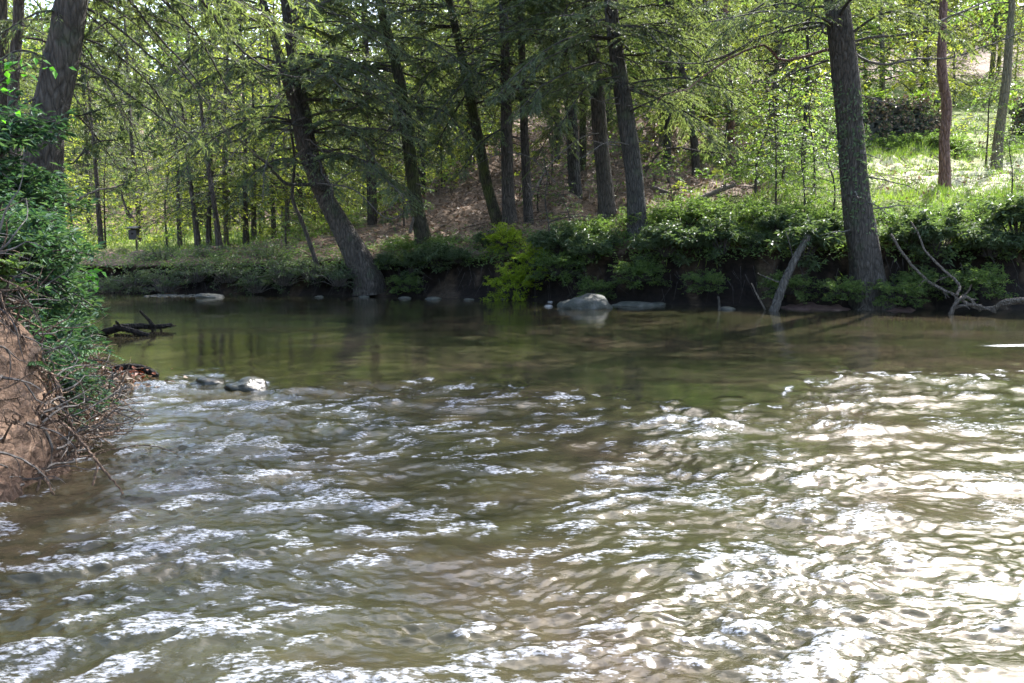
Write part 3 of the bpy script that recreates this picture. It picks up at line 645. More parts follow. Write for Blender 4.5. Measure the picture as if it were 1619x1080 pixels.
L('d', [(800, 60), (770, 72), (720, 85), (650, 96), (600, 90)], 20, 18.5, .02, .005, 'twig', 1, .3)
L('c', [(745, 105), (735, 130), (720, 150), (708, 175)], 20.4, 20, .02, .005, 'twig', 1)
L('lean', [(480, 235), (445, 268), (410, 248), (375, 218), (358, 203)], 18.3, 16.5, .022, .006, 'drift', .8)
L('lean', [(512, 300), (490, 292), (452, 290), (425, 262), (400, 245)], 18.4, 17.5, .05, .012, 'bark', .7)
L('lean', [(470, 190), (510, 178), (560, 170), (590, 150)], 18.4, 17.5, .03, .006, 'twig', 1, .5)
L('lean', [(500, 290), (560, 300), (610, 345), (650, 330)], 18.2, 17.4, .02, .006, 'deadtwig', 1.2, .3)
L('b', [(648, 240), (630, 190), (626, 150)], 19.5, 19.4, .03, .008, 'bark_mossy', .6)

# twisted boughs low over the far water, bare and grey-green
# ---- copies of background trees
PB = {}
def proto(name, kind, needles, bark, H, L, leafkw, seedn, n=46, zlo=2.5):
    root = thing(name, 'x', 'tree', (0, 0, -500)); org = np.zeros(3)
    lean = U(-.6, .6)
    path = np.array([[0, 0, -.5], [lean * .1, 0, 2], [lean * .5, .1, H * .4], [lean, 0, H * .7], [lean * 1.1, 0, H]])
    _, ax = trunk_mesh(path, kind, .03, 10, 1.3, 'trunk', M[bark], root)
    cr = MB()
    for q in range(n):
        f = q / n; z = zlo + (H - zlo - .3) * f ** 1.25; p0 = np.array([np.interp(z, ax[:, 2], ax[:, i]) for i in range(3)])
        branch(cr, cr, p0, q * 2.4 + U(-.4, .4), L * (1 - .7 * f ** 1.5) * U(.6, 1.1) + .2, U(-.05, .25), U(.2, .5), r0=.025, fol=U(.5, 1.), wmi=1, twr=.006, **leafkw)
    cr.build('crown', [M[needles], M['twig']], root)
    return root
hk = dict(tw=.12, sp=.022, sl=.14, sw=.045); bk = dict(tw=.14, sp=.05, sl=.13, sw=.09, flat=.5, tl=.5)
PB['h1'] = proto('hemlock_tree', .16, 'hem_dark', 'bark', 17, 2.7, hk, 1, 84)
PB['h2'] = proto('hemlock_tree', .12, 'hem', 'bark_mossy', 14, 2.3, hk, 2, 74)
PB['h3'] = proto('hemlock_tree', .20, 'hem_dark', 'bark_grey', 19, 3.0, hk, 3, 84, 3)
PB['d1'] = proto('broadleaf_tree', .10, 'yel', 'bark_pale', 11, 3.2, bk, 4, 62, 1.6)
PB['d2'] = proto('broadleaf_tree', .13, 'grn', 'bark_grey', 14, 3.4, bk, 5, 68, 2)
used = set()
LBL = {'h1': 'distant hemlock with a dark crown, in the shaded wood behind the bank trees', 'h2': 'distant slim hemlock with a mossy olive trunk, deep in the wood',
       'h3': 'distant tall grey trunked hemlock with its lowest limbs high up', 'd1': 'distant small pale trunked tree with glowing yellow green leaves', 'd2': 'distant grey trunked broadleaf tree with mid green leaves'}
GRP = {'h1': 'dark hemlocks in the wood', 'h2': 'slim hemlocks in the wood', 'h3': 'tall hemlocks in the wood', 'd1': 'yellow green trees in the wood', 'd2': 'green broadleaf trees in the wood'}
def put(kind, x, y, sc=1., label=None, group=True):
    z = float(gz(x, y)) - .05
    lab = label or LBL[kind]; g = GRP[kind] if label is None else None
    if kind not in used:
        used.add(kind); r = PB[kind]; r.location = (x, y, z); r.rotation_euler = (0, 0, U(0, 6.28)); r.scale = (sc,) * 3; r['label'] = lab
        if g: r['group'] = g
        return r
    r = copy_thing(PB[kind], (x, y, z), U(0, 6.28), sc, lab, g)
    if g is None and 'group' in r: del r['group']
    return r
def pxx(x, y): return 809.5 + x / y * FPX
placed = []
tries = 0
while len(placed) < 150 and tries < 9000:
    tries += 1
    y = 24 + 62 * rng.random() ** 1.1; x = U(-.8, .85) * y
    px = pxx(x, y); d = y - float(ye(x))
    if px > 1370 and y < 36: continue
    if 60 < px < 330 and y < 40: continue
    cor = 7 < x - .65 * (y - 22) < 16 and y < 46
    if cor and y < 31: continue
    if 1160 < px < 1380 and y < 28: continue
    md = 1.9 + (y - 24) * .035
    if any((x - a) ** 2 + (y - b) ** 2 < md * md for a, b in placed): continue
    placed.append((x, y)); u = rng.random()
    far = y > 40
    k = 'h1' if u < .2 else 'h2' if u < .42 else 'h3' if u < .6 else 'd1' if u < .85 else 'd2'
    if px > 1250 and u < .5: k = 'd1' if u < .3 else 'd2'
    if cor: k = 'd1' if u < .6 else 'd2'
    put(k, x, y, U(.4, .55) if cor else U(.75, 1.0) if y < 45 else U(.75, 1.1))
# explicit understorey trees round the clearing and on the left flat
for px, y, k, sc, lab in [(1425, 47, 'd1', 1.4, 'sunlit yellow green tree at the back of the clearing, just right of the biggest trunk'),
                     (1545, 49, 'd1', 1.5, 'yellow green tree behind the clearing, between the red trunk and the pale leaning one'),
                     (1262, 23.5, 'd2', .55, 'small leafy green tree on the slope just left of the biggest trunk'),
                     (1690, 27, 'd2', .8, 'green tree at the right edge of the picture above the shadowed bank'),
                     (1210, 31, 'd1', .9, 'glowing yellow green tree on the slope, behind the small leafy green one'),
                     (1380, 36, 'd1', 1.2, 'tall yellow green tree behind the left end of the shadowed bank')]:
    put(k, (px - 809.5) / FPX * y, y, sc, lab)

# a far wood closing off the valley: nobody could count its trees
def far_wood():
    m = MB(); n = 520
    y = U(78, 150, n); x = U(-1.15, 1.15, n) * y; z = gz(x, y)
    for q in range(n):
        h = U(14, 24); k = 280; a = U(0, 2 * PI, k); t = U(.12, 1, k) ** .8; r = 3.6 * (1.08 - t) ** .7 * np.sqrt(U(.2, 1, k))
        p = np.stack([x[q] + r * np.cos(a), y[q] + r * np.sin(a), z[q] + h * t], -1)
        leaves(m, p, rng.normal(0, 1, (k, 3)) * [1, 1, .5], rng.normal(0, .6, (k, 3)) + [0, 0, 1.], U(.5, 1.0, k), U(.35, .6, k), q % 3)
        sticks(m, np.array([[x[q], y[q], z[q] - .5]]), np.array([[x[q], y[q], z[q] + h * .9]]), .22, .05, 3)
    return tag(m.build('far_wood', [M['grn'], M['yel'], M['hem'], M['bark']]), 'far wooded hillside closing the view behind all the trees', 'wood', None, 'stuff')
far_wood()

# ---- saplings: slim stem, thin limbs, layered broad leaves
def sapling(H, leafm, n, leafkw, barkm='bark'):
    root = thing('sapling', 'x', 'sapling', (0, 0, -400))
    path = np.array([[0, 0, -.3], [U(-.1, .1), 0, H * .35], [U(-.3, .3), U(-.2, .2), H * .7], [U(-.4, .4), U(-.3, .3), H]])
    _, ax = trunk_mesh(path, .022 + .004 * H, .006, 7, 1.2, 'stem', M[barkm], root); cr = MB()
    for q in range(n):
        f = q / n; z = H * (.22 + .76 * f); p0 = np.array([np.interp(z, ax[:, 2], ax[:, i]) for i in range(3)])
        branch(cr, cr, p0, q * 2.4 + U(-.5, .5), H * .42 * (1.05 - .7 * f) * U(.6, 1.1), U(.1, .5), U(.2, .45), r0=.008, wmi=1, twr=.0025, **leafkw)
    cr.build('foliage', [M[leafm], M['twig']], root)
    return root
bl = dict(tw=.09, sp=.035, sl=.075, sw=.05, flat=.35, tl=.45, fol=.9)
SP = {'y1': sapling(3.4, 'yel', 26, bl), 'y2': sapling(2.6, 'yel', 22, bl), 'g1': sapling(3.2, 'grn', 26, bl), 'g2': sapling(2.2, 'grn', 20, bl)}
su = set()
def put_sap(k, px, y, sc, lab, dz=0):
    x = (px - 809.5) / FPX * y; z = float(gz(x, y)) + dz
    if k not in su:
        su.add(k); r = SP[k]; r.location = (x, y, z); r.scale = (sc,) * 3; r.rotation_euler = (0, 0, U(0, 6)); r['label'] = lab; r['group'] = 'saplings of the far bank'; return
    copy_thing(SP[k], (x, y, z), U(0, 6.28), sc, lab, 'saplings of the far bank')
SAPS = [('y1', 268, 27, 1.15, 'yellow green sapling over the left flat, above the pale gravel bar'), ('y2', 335, 23.5, 1.1, 'bright yellow green sapling low on the left flat behind the bushes'),
        ('y1', 415, 29, 1.2, 'tall yellow green sapling left of the leaning tree, farther back'), ('y2', 226, 31, 1.3, 'small yellow green sapling behind the black nest box'),
        ('y1', 585, 25, 1.1, 'glowing yellow green sapling just right of the leaning tree'), ('y2', 622, 30, 1.3, 'yellow green sapling behind the bent slim trunk'),
        ('y1', 700, 29, .9, 'yellow green sapling between the bent trunk and the olive trunk'), ('g1', 500, 31, 1.3, 'mid green sapling standing behind the leaning tree'),
        ('y2', 872, 26, 1.0, 'yellow green sapling right of the tall straight pair'), ('g2', 850, 21.5, .8, 'low green sapling at the foot of the tall straight pair'),
        ('y1', 1052, 32, 1.2, 'yellow green sapling high on the slope right of the curved bank trunk'), ('g1', 1135, 24, 1.1, 'green sapling on the slope under the pinkish trunk'),
        ('g2', 1190, 19.2, 1.1, 'leafy green sapling on the bank left of the leaning log'), ('y2', 1232, 20.5, 1.25, 'bright green sapling behind the leaning log'),
        ('g1', 1282, 18.6, .85, 'leafy sapling close against the left side of the biggest trunk'), 
        ('g1', 1222, 17.6, .75, 'dense green sapling on the bank above the leaning log'), ('g1', 1268, 16.9, .62, 'dense green sapling nearest the left side of the biggest trunk'), ('g2', 1312, 17.2, .8, 'green sapling half hidden behind the biggest trunk'),
         ('g2', 1060, 17.8, .6, 'small sapling on the bank just right of the curved trunk'), ('g1', 1590, 17.4, .5, 'low sapling on the right bank above the root tangle'),
        ('g2', 900, 17.6, .6, 'small sapling on the bank above the largest boulder'),
         ('g1', 1545, 25.5, 1.0, 'sapling at the right end of the clearing before the pale trunk'),
        ('g1', 170, 24.5, 1.0, 'green sapling at the far left beyond the river bend'), ('y2', 120, 28, 1.3, 'yellow green sapling at the far left end of the flat'),
        ('g2', 455, 22, 1.0, 'low green sapling just left of the foot of the leaning tree'), ('g1', 750, 33, 1.2, 'green sapling high behind the olive trunk'),
        ('y1', 950, 33, 1.2, 'yellow green sapling behind the two thick bank trunks'), ('g1', 640, 22.5, .8, 'green sapling behind the foot of the bent slim trunk')]
for a in SAPS: put_sap(*a)

# ---- slender bare stems on the left flat
for px, lx, y, hh, lab in [(318, -10, 23, 3.2, 'slim dark stem on the left flat, nearest the gravel bar'), (332, 6, 23.6, 3.4, 'slim dark stem second from the gravel bar, tilted right'), (352, -14, 22.4, 3.8, 'dark stem tilted left beside the yellow sapling of the left flat'),
                          (392, 2, 24.5, 4.4, 'straight dark stem of the left flat, thickest of its cluster'), (404, 4, 25.5, 4.2, 'straight stem just right of the thickest one on the left flat'), (436, 0, 27, 4.5, 'lone thin stem left of the leaning tree'),
                          (165, -4, 24, 3.5, 'dark stem at the far left, right of the near big trunk'), (288, 0, 26, 3.4, 'thin straight stem above the pale gravel bar'), (212, 0, 25, .9, 'x')][:8]:
    x = (px - 809.5) / FPX * y; z = float(gz(x, y)); t = thing('sapling', lab, 'sapling', (x, y, z), 'bare stems on the left flat')
    _, ax = trunk_mesh(np.array([[0, 0, -.3], [lx / 110, 0, hh * .3], [lx / 45, .1, hh * .65], [lx / 30, 0, hh * 1.4]]), .085, .02, 9, 1.3, 'stem', M['bark'], t)
    cr = MB()
    for q in range(16):
        z = U(.9, hh * 1.3); p0 = np.array([np.interp(z, ax[:, 2], ax[:, i]) for i in range(3)]); branch(cr, cr, p0, U(0, 6.28), U(.5, 1.3), .2, .4, r0=.01, wmi=1, tw=.1, sp=.03, sl=.1, sw=.04, fol=.6)
    cr.build('foliage', [M['hem'], M['twig']], t)
t = thing('slanting_stem', 'thin dark stem slanting down to the bank just left of the leaning tree', 'sapling', tuple(P(503, 430, 18.8)))
trunk_mesh(np.array([P(a, b, 18.8) for a, b in [(508, 440), (490, 385), (475, 345), (462, 310), (466, 250), (455, 180)]]) - np.array(t.location), .055, .02, 9, 1.2, 'stem', M['bark'], t)

# ---- laurel bushes on the lip of the bank
def bush(R, H, nst, leafm, size, name='laurel_bush', hang=0.3, per=11, twig='twig'):
    root = thing(name, 'x', 'bush', (0, 0, -300)); w = MB(); lf = MB()
    for q in range(nst):
        a = U(0, 2 * PI); rr = R * math.sqrt(U(.05, 1)); h = H * U(.35, 1.05) * (1 - .55 * (rr / R) ** 2)
        tip = np.array([math.cos(a) * rr, math.sin(a) * rr, h if U(0, 1) > hang * (rr / R) else -U(.05, .5) * H])
        b = np.array([math.cos(a) * rr * .15, math.sin(a) * rr * .15, -.1]); mid = (b + tip) / 2 + np.array([0, 0, .2 * H])
        p = spline([b, mid, tip], 6); tube(w, p, np.linspace(.010, .003, 6), 4, 0)
        for s in np.concatenate([[1], U(.45, 1, 5)]):
            c = np.array([np.interp(s, np.linspace(0, 1, 6), p[:, i]) for i in range(3)]) + rng.normal(0, .05 * R, 3)
            k = per; aa = U(0, 2 * PI, k); d = np.stack([np.cos(aa), np.sin(aa), U(-.6, .7, k)], -1)
            leaves(lf, c + d * .015, d, np.array([0, 0, 1.]) + rng.normal(0, .25, (k, 3)), size * U(.6, 1.25, k), size * .36 * U(.8, 1.2, k), 0, .2)
    w.build('stems', M[twig], root); lf.build('foliage', M[leafm], root)
    return root
BP = {'h': bush(.6, .95, 34, 'laurel', .14, hang=.05, per=8), 'a': bush(.75, .75, 90, 'laurel', .11, hang=.12), 'b': bush(.6, .55, 70, 'laurel', .095, hang=.12), 'c': bush(.9, .6, 90, 'grn', .07, 'leafy_bush'), 'e': bush(.65, .65, 90, 'lime', .06, 'leafy_bush', .5), 'f': bush(.7, .5, 60, 'laurel', .06, 'twiggy_bush', .2, 5, 'deadtwig')}
bu = set()
ORD = ['first', 'second', 'third', 'fourth', 'fifth', 'sixth', 'seventh', 'eighth', 'ninth', 'tenth', 'eleventh', 'twelfth', 'thirteenth', 'fourteenth', 'fifteenth', 'sixteenth', 'seventeenth', 'eighteenth', 'nineteenth', 'twentieth', 'twenty first', 'twenty second', 'twenty third', 'twenty fourth']
def put_bush(k, px, d, dz, sc, lab, grp, pl=None):
    y = float(ye((px - 809.5) / FPX * 17)) + d; x = (px - 809.5) / FPX * y; z = float(gz(x, y)) + dz
    if k not in bu:
        bu.add(k); r = BP[k]; r.location = (x, y, z); r.scale = (sc,) * 3; r['label'] = lab; r['group'] = grp; return
    copy_thing(BP[k], (x, y, z), U(0, 6.28), sc, lab, grp)
row = [(612, .3, 'b', .9), (650, .25, 'a', .9), (690, .35, 'b', 1.), (725, .3, 'b', .8), (768, 1.1, 'b', .7), (885, .4, 'a', .9), (930, .3, 'a', 1.0), (965, .7, 'b', .7), (1052, .35, 'b', 1.1), (1100, .5, 'a', .75),
       (1140, .3, 'a', 1.15), (1190, .6, 'b', .9), (1225, .9, 'a', .7), (1265, .3, 'a', 1.3), (1306, .9, 'a', .8), (1435, .45, 'a', .9), (1478, .3, 'a', 1.25), (1525, .8, 'b', .9), (1562, .35, 'a', .9), (1605, .5, 'a', 1.3), (1660, .4, 'a', 1.1)]
for i, (px, d, k, sc) in enumerate(row):
    if i % 3 == 1: k = 'h'
    sc *= (.55 if k == 'h' else .68) + .42 * ((i * 37) % 11) / 10
    put_bush(k, px, d + .12, .02 + .12 * (((i * 53) % 7) / 6 - .5), sc * .88, f'glossy dark bush on the far bank lip, {ORD[i]} rightward from the leaning tree', 'glossy bushes on the far bank lip')
row2 = [(1020, 1.6, 'c', .9), (1080, 1.7, 'c', 1.), (1150, 1.9, 'c', 1.1), (1215, 1.6, 'c', 1.), (1275, 1.9, 'c', .9), (1420, 1.8, 'c', .8), (1490, 1.7, 'c', .8), (1570, 1.9, 'c', .8), (930, 1.5, 'c', .8), (640, 1.5, 'c', .7), (700, 1.8, 'c', .6)]
row2.sort()
for i, (px, d, k, sc) in enumerate(row2):
    put_bush(k, px, d, -.1, sc, f'soft green bush behind the glossy far bank bushes, {ORD[i]} from the left', 'soft green bushes on the far bank')
for px, d, sc, lab in [(812, .1, 1.0, 'bright yellow green bush hanging over the dark hollow in the far bank'), (848, .35, .8, 'yellow green bush just right of the one hanging over the dark hollow'), (800, .9, .8, 'small yellow green bush behind the one over the dark hollow')]:
    put_bush('e', px, d - .1, .12, sc, lab, 'yellow green bushes by the hollow')
row3 = [(170, .3, .9), (215, .5, .9), (262, .4, 1.), (310, .3, .9), (360, .5, 1.1), (405, .3, 1.), (450, .4, 1.1), (492, .3, .9), (535, .3, .9), (430, 1.4, 1.1), (340, 1.6, 1.), (260, 1.7, 1.)]
row3.sort()
for i, (px, d, sc) in enumerate(row3):
    put_bush('f', px, d, -.1, sc, f'brownish twiggy bush left of the leaning tree, {ORD[i]} from the left', 'twiggy bushes on the low far bank')

for i, (px, d, dz, sc) in enumerate([(882, .14, .3, .75), (940, .06, .1, .5), (1010, .14, .3, .7), (1112, .1, .36, .5), (1245, .12, .32, .6), (1450, .1, .12, .5), (1540, .12, .38, .75), (640, .12, .1, .5), (1330, -.1, .3, .5), (1418, .0, .25, .6)]):
    put_bush('c', px, d, dz, sc, f'trailing green plant spilling down the undercut bank, {ORD[i]} from the first placed' if 0 else ['trailing greenery on the undercut bank right above the largest boulder', 'trailing greenery on the undercut bank, just left of the curved trunk', 'trailing greenery at the foot of the curved bank trunk', 'trailing greenery on the undercut bank above the upright stake', 'trailing greenery behind the top of the leaning log', 'trailing greenery behind the two bleached curved branches', 'trailing greenery on the undercut bank above the root tangle', 'trailing greenery right of the foot of the leaning tree', 'trailing greenery against the left side of the biggest trunk foot', 'trailing greenery against the right side of the biggest trunk foot'][i], 'trailing plants on the undercut bank')
for px, y, sc, lab in [(1392, 28.8, 1.1, 'soft green bush before the left end of the shadowed bank'), (1448, 28.6, .9, 'soft green bush before the middle of the shadowed bank'), (1482, 28.9, 1.2, 'soft green bush behind the red trunk, before the shadowed bank')]:
    x = (px - 809.5) / FPX * y; copy_thing(BP['c'], (x, y, float(gz(x, y)) - .05), U(0, 6), sc, lab, 'bushes before the stone wall')

# ---- ground plants nobody could count
def scatter_cover():
    m = MB(); n = 34000
    x = U(-11, 15, n); d = np.abs(rng.normal(0, .9, n)) ** 1.1 + .3; w = sst(-12, 2, x) * .7 + .3
    keep = (U(0, 1, n) < w) & (f_small(x, d * 2) > -.9); x, d = x[keep], d[keep]; y = ye(x) + d; n = len(x)
    h = np.abs(rng.normal(0, .10, n)); z = gz(x, y) + h * sst(.1, .6, d) - .02
    y = y - .25 * sst(.5, .2, d) * U(0, 1, n); z = z - sst(.35, .12, d) * U(0, .12, n) + .05
    p = np.stack([x, y, z], -1); dd = rng.normal(0, 1, (n, 3)) * [1, 1, .4]; dd[:, 1] -= .4
    leaves(m, p, dd, rng.normal(0, .35, (n, 3)) + [0, -.3, 1.], U(.04, .10, n), U(.02, .045, n), 0)
    return tag(m.build('ground_cover', M['grn']), 'low leafy growth creeping over the lip of the far bank', 'ground cover', None, 'stuff')
scatter_cover()
def scatter_grass():
    m = MB(); n = 150000
    y0 = U(0, 1, n) ** .8 * 14; x = U(-3, 22, n); d = y0 + .15; y = ye(x) + d
    g = grassy(x, y); keep = U(0, 1, n) < g * 1.5 * (1 - .8 * pale(x, y)) * sst(-.8, .5, f_small(x, y) + f_hill(x, y)) ; x, y, d = x[keep], y[keep], d[keep]; n = len(x)
    p = np.stack([x, y, gz(x, y) - .01], -1); dd = np.stack([rng.normal(0, .45, n), rng.normal(0, .45, n) - .15, np.ones(n)], -1)
    leaves(m, p, dd, np.stack([rng.normal(0, 1, n), -np.ones(n), 0 * x], -1), U(.07, .26, n), U(.01, .02, n), 0, .3, .35)
    n = 14000; x = U(-30, -5, n); y = ye(x) + U(3, 22, n)
    p = np.stack([x, y, gz(x, y) - .01], -1); dd = np.stack([rng.normal(0, .45, n), rng.normal(0, .45, n), np.ones(n)], -1)
    leaves(m, p, dd, np.stack([rng.normal(0, 1, n), -np.ones(n), 0 * x], -1), U(.1, .3, n), U(.02, .04, n), 0, .3, .35)
    return tag(m.build('grass', M['grass']), 'sunlit green grass of the clearing and the flat', 'grass', None, 'stuff')
scatter_grass()
def scatter_litter():
    m = MB(); n = 52000; x = U(-8, 16, n); d = U(.9, 24, n); y = ye(x) + d
    keep = U(0, 1, n) < (1 - .8 * grassy(x, y)); x, y = x[keep], y[keep]; n = len(x)
    p = np.stack([x, y, gz(x, y) + U(0, .03, n)], -1)
    leaves(m, p, rng.normal(0, 1, (n, 3)) * [1, 1, .3], rng.normal(0, .45, (n, 3)) + [0, 0, 1.], U(.06, .14, n), U(.04, .08, n), 0)
    k = 1500; x = U(-7, 14, k); y = ye(x) + U(1, 22, k); A = np.stack([x, y, gz(x, y) + .02], -1); a = U(0, 2 * PI, k); l = U(.2, 1.1, k)
    x2, y2 = x + np.cos(a) * l, y + np.sin(a) * l; B = np.stack([x2, y2, gz(x2, y2) + U(.02, .2, k)], -1)
    sticks(m, A, B, U(.008, .022, k), .004, 1)
    return tag(m.build('leaf_litter', [M['litter'], M['drift']]), 'brown fallen leaves and twigs covering the hillside', 'leaf litter', None, 'stuff')
scatter_litter()
def scatter_under():
    """knee-high seedlings and weeds through the wood"""
    m = MB(); n = 1300; x = U(-20, 26, n); d = U(4, 40, n); y = ye(x) + d
    for q in range(n):
        if f_hill(x[q] * .8, y[q]) < -.1 and x[q] > -3: continue
        if 7.2 < x[q] < 17 and y[q] < 28.5: continue
        k = 42; h = U(.25, 1.0); z = float(gz(x[q], y[q])); a = U(0, 2 * PI, k); r = h * .6 * np.sqrt(U(0, 1, k)); p = np.stack([x[q] + r * np.cos(a), y[q] + r * np.sin(a), z + h * U(.3, 1, k)], -1)
        leaves(m, p, rng.normal(0, 1, (k, 3)) * [1, 1, .4], rng.normal(0, .35, (k, 3)) + [0, 0, 1.], U(.06, .13, k), U(.05, .10, k), q % 2)
        A = np.repeat([[x[q], y[q], z]], 5, 0); sticks(m, A, A + np.stack([U(-.3, .3, 5) * h, U(-.3, .3, 5) * h, h * U(.6, .95, 5)], -1), .006, .003, 2)
    return tag(m.build('undergrowth', [M['yel'], M['grn'], M['twig']]), 'knee high seedlings and weeds through the wood', 'undergrowth', None, 'stuff')
scatter_under()

# hanging rootlets in the shadow of the undercut bank
def hang_roots():
    m = MB(); n = 380; x = U(-10, 14, n); y = ye(x) + U(.02, .3, n); z = U(.35, .95, n) * np.interp(x, XC, TAB[.35])
    A = np.stack([x, y, z], -1); B = A + np.stack([rng.normal(0, .12, n), -U(0, .25, n), -U(.1, .45, n)], -1); sticks(m, A, B, .005, .002, 0)
    return tag(m.build('hanging_rootlets', M['twig']), 'thin roots hanging out of the dark undercut bank', 'roots', None, 'stuff')
hang_roots()

# ---- stones
M['rock_wet'] = rock_mat('wet_stone', [(.01, .01, .008), (.03, .03, .02), (.06, .055, .04)], rough=.2)
def stone(name, label, cat, px, py, D, w, dpt, h, mat, seed, group=None, peak=0., sink=.35):
    g = np.random.default_rng(seed); c = P(px, py, D); nu, nv = 36, 22
    u = np.linspace(0, 2 * PI, nu, endpoint=False); v = np.linspace(-.45 * PI, .5 * PI, nv); uu, vv = np.meshgrid(u, v)
    X, Y, Z = np.cos(uu) * np.cos(vv), np.sin(uu) * np.cos(vv), np.sin(vv)
    r = 1 + .07 * np.abs(np.sin(2.3 * X + 1.1 * seed + 1.7 * Z) + np.sin(3.1 * Y + 2.2 * Z + seed)) + sum(a * np.sin(b[0] * X + b[1] * Y + b[2] * Z + p) for a, b, p in [(g.uniform(.02, .13) / (1 + .4 * q), g.normal(0, 1.4 + q * .9, 3), g.uniform(0, 6)) for q in range(9)])
    X, Y, Z = X * r * w / 2, Y * r * dpt / 2, np.sign(Z) * np.abs(Z) ** (1 + peak) * r * h
    Vv = np.stack([X, Y, Z], -1).reshape(-1, 3); i = np.arange(nv - 1)[:, None] * nu; j = np.arange(nu)[None]; j2 = (j + 1) % nu
    m = MB(); m.add(Vv, np.stack([i + j, i + j2, i + nu + j2, i + nu + j], -1).reshape(-1, 4))
    o = m.build(name, M[mat], smooth=True); o.location = (c[0], D, c[2] - sink * h * 0)
    return tag(o, label, cat, group)
def wst(px, py): q = PW(px, py); return q[1]
stone('mossy_boulder', 'largest boulder, peaked and mossy grey, at the foot of the far bank', 'boulder', 934, 487, wst(934, 487), .84, .6, .215, 'rock', 5, peak=.15)
stone('mossy_boulder', 'lower grey shoulder rock against the left side of the largest boulder', 'boulder', 904, 487, wst(904, 486), .50, .4, .15, 'rock', 8)
stone('flat_rock', 'long flat grey rock just right of the largest boulder', 'rock', 1008, 485, wst(1008, 483), .92, .5, .10, 'rock', 12)
stone('flat_rock', 'pale end stone at the right tip of the gravel bar', 'rock', 333, 471, wst(333, 470), .6, .5, .09, 'rock', 13)
for i, (px, py, w_, lab) in enumerate([(867, 485, .14, 'small white stone left of the largest boulder'), (796, 473, .12, 'small white stone under the yellow green bush'), (870, 478, .1, 'tiny pale stone behind the small white one by the boulder'),
                                      (1040, 482, .3, 'small dark stone at the right end of the long flat rock'), (575, 470, .22, 'grey stone at the foot of the leaning tree'), (640, 472, .24, 'low grey stone right of the leaning tree at the waterline'),
                                      (684, 473, .3, 'low grey stone farther right along the waterline, below the glossy bushes'), (741, 474, .18, 'low grey stone at the left end of the dark hollow'), (505, 470, .2, 'low stone left of the leaning tree at the waterline'),
                                      (1150, 489, .25, 'small stone beside the upright stake')]):
    stone('river_stone', lab, 'stone', px, py, wst(px, py), w_, w_ * .8, w_ * (.28 if i < 3 else .17), 'rock_pale' if i < 3 else 'rock_dark', 30 + i, 'stones along the far waterline')
stone('submerged_rock', 'dark wet rock just breaking the surface where the rapids begin, left of midstream', 'rock', 392, 616, wst(392, 612), .34, .3, .085, 'rock_wet', 77)
stone('submerged_rock', 'smaller dark wet rock awash near the left bank at the head of the rapids', 'rock', 330, 606, wst(330, 604), .26, .24, .05, 'rock_wet', 78)
def gravel():
    m = MB(); g = [MB()]
    n = 260; a = U(0, 1, n); px = 235 + a * 105; q = np.array([PW(p, 467.5) for p in px]); 
    for i in range(n):
        c = q[i] + [0, U(-.35, .35), -.02]; r = U(.02, .07); k = 6; th = np.linspace(0, 2 * PI, k, endpoint=False)
        V = np.vstack([c + np.stack([np.cos(th) * r, np.sin(th) * r, 0 * th], -1), c + np.stack([np.cos(th) * r * .6, np.sin(th) * r * .6, 0 * th + r * .5], -1), c[None] + [0, 0, r * .6]])
        m.add(V, [[t_, (t_ + 1) % k, k + (t_ + 1) % k, k + t_] for t_ in range(k)]); m.add(V, [[k + t_, k + (t_ + 1) % k, 2 * k] for t_ in range(k)])
    return tag(m.build('gravel_bar', M['rock']), 'pale gravel bar by the far bank at the left', 'gravel', None, 'stuff')
gravel()
mud = MB()
for (pa, pb_, hh, off) in [(1238, 1360, .10, .0), (1370, 1462, .08, .05)]:
    xx = np.linspace((pa - 809.5) / FPX * 15, (pb_ - 809.5) / FPX * 15, 50); tt_ = np.linspace(0, 1, 12)
    edge = ye(xx) - .35 * np.sin(np.linspace(0, PI, 50)) ** .6 - .05 * f_small(xx * 2, xx * 0)
    Vv = np.stack([np.stack([xx, edge + t_ * .9, -.03 + hh * math.sin(min(t_ * 2.2, PI / 2)) * np.sin(np.linspace(0, PI, 50)) ** .5 + .012 * f_small(xx * 3, t_ * 4 + 0 * xx)], -1) for t_ in tt_]).reshape(-1, 3)
    mud.add(Vv, grid_faces(12, 50))
M['mud'] = rock_mat('pink_mud', [(.06, .035, .03), (.11, .065, .055), (.16, .10, .085)], 8, .6)
tag(mud.build('mud_bank', M['mud'], smooth=True), kind='structure')

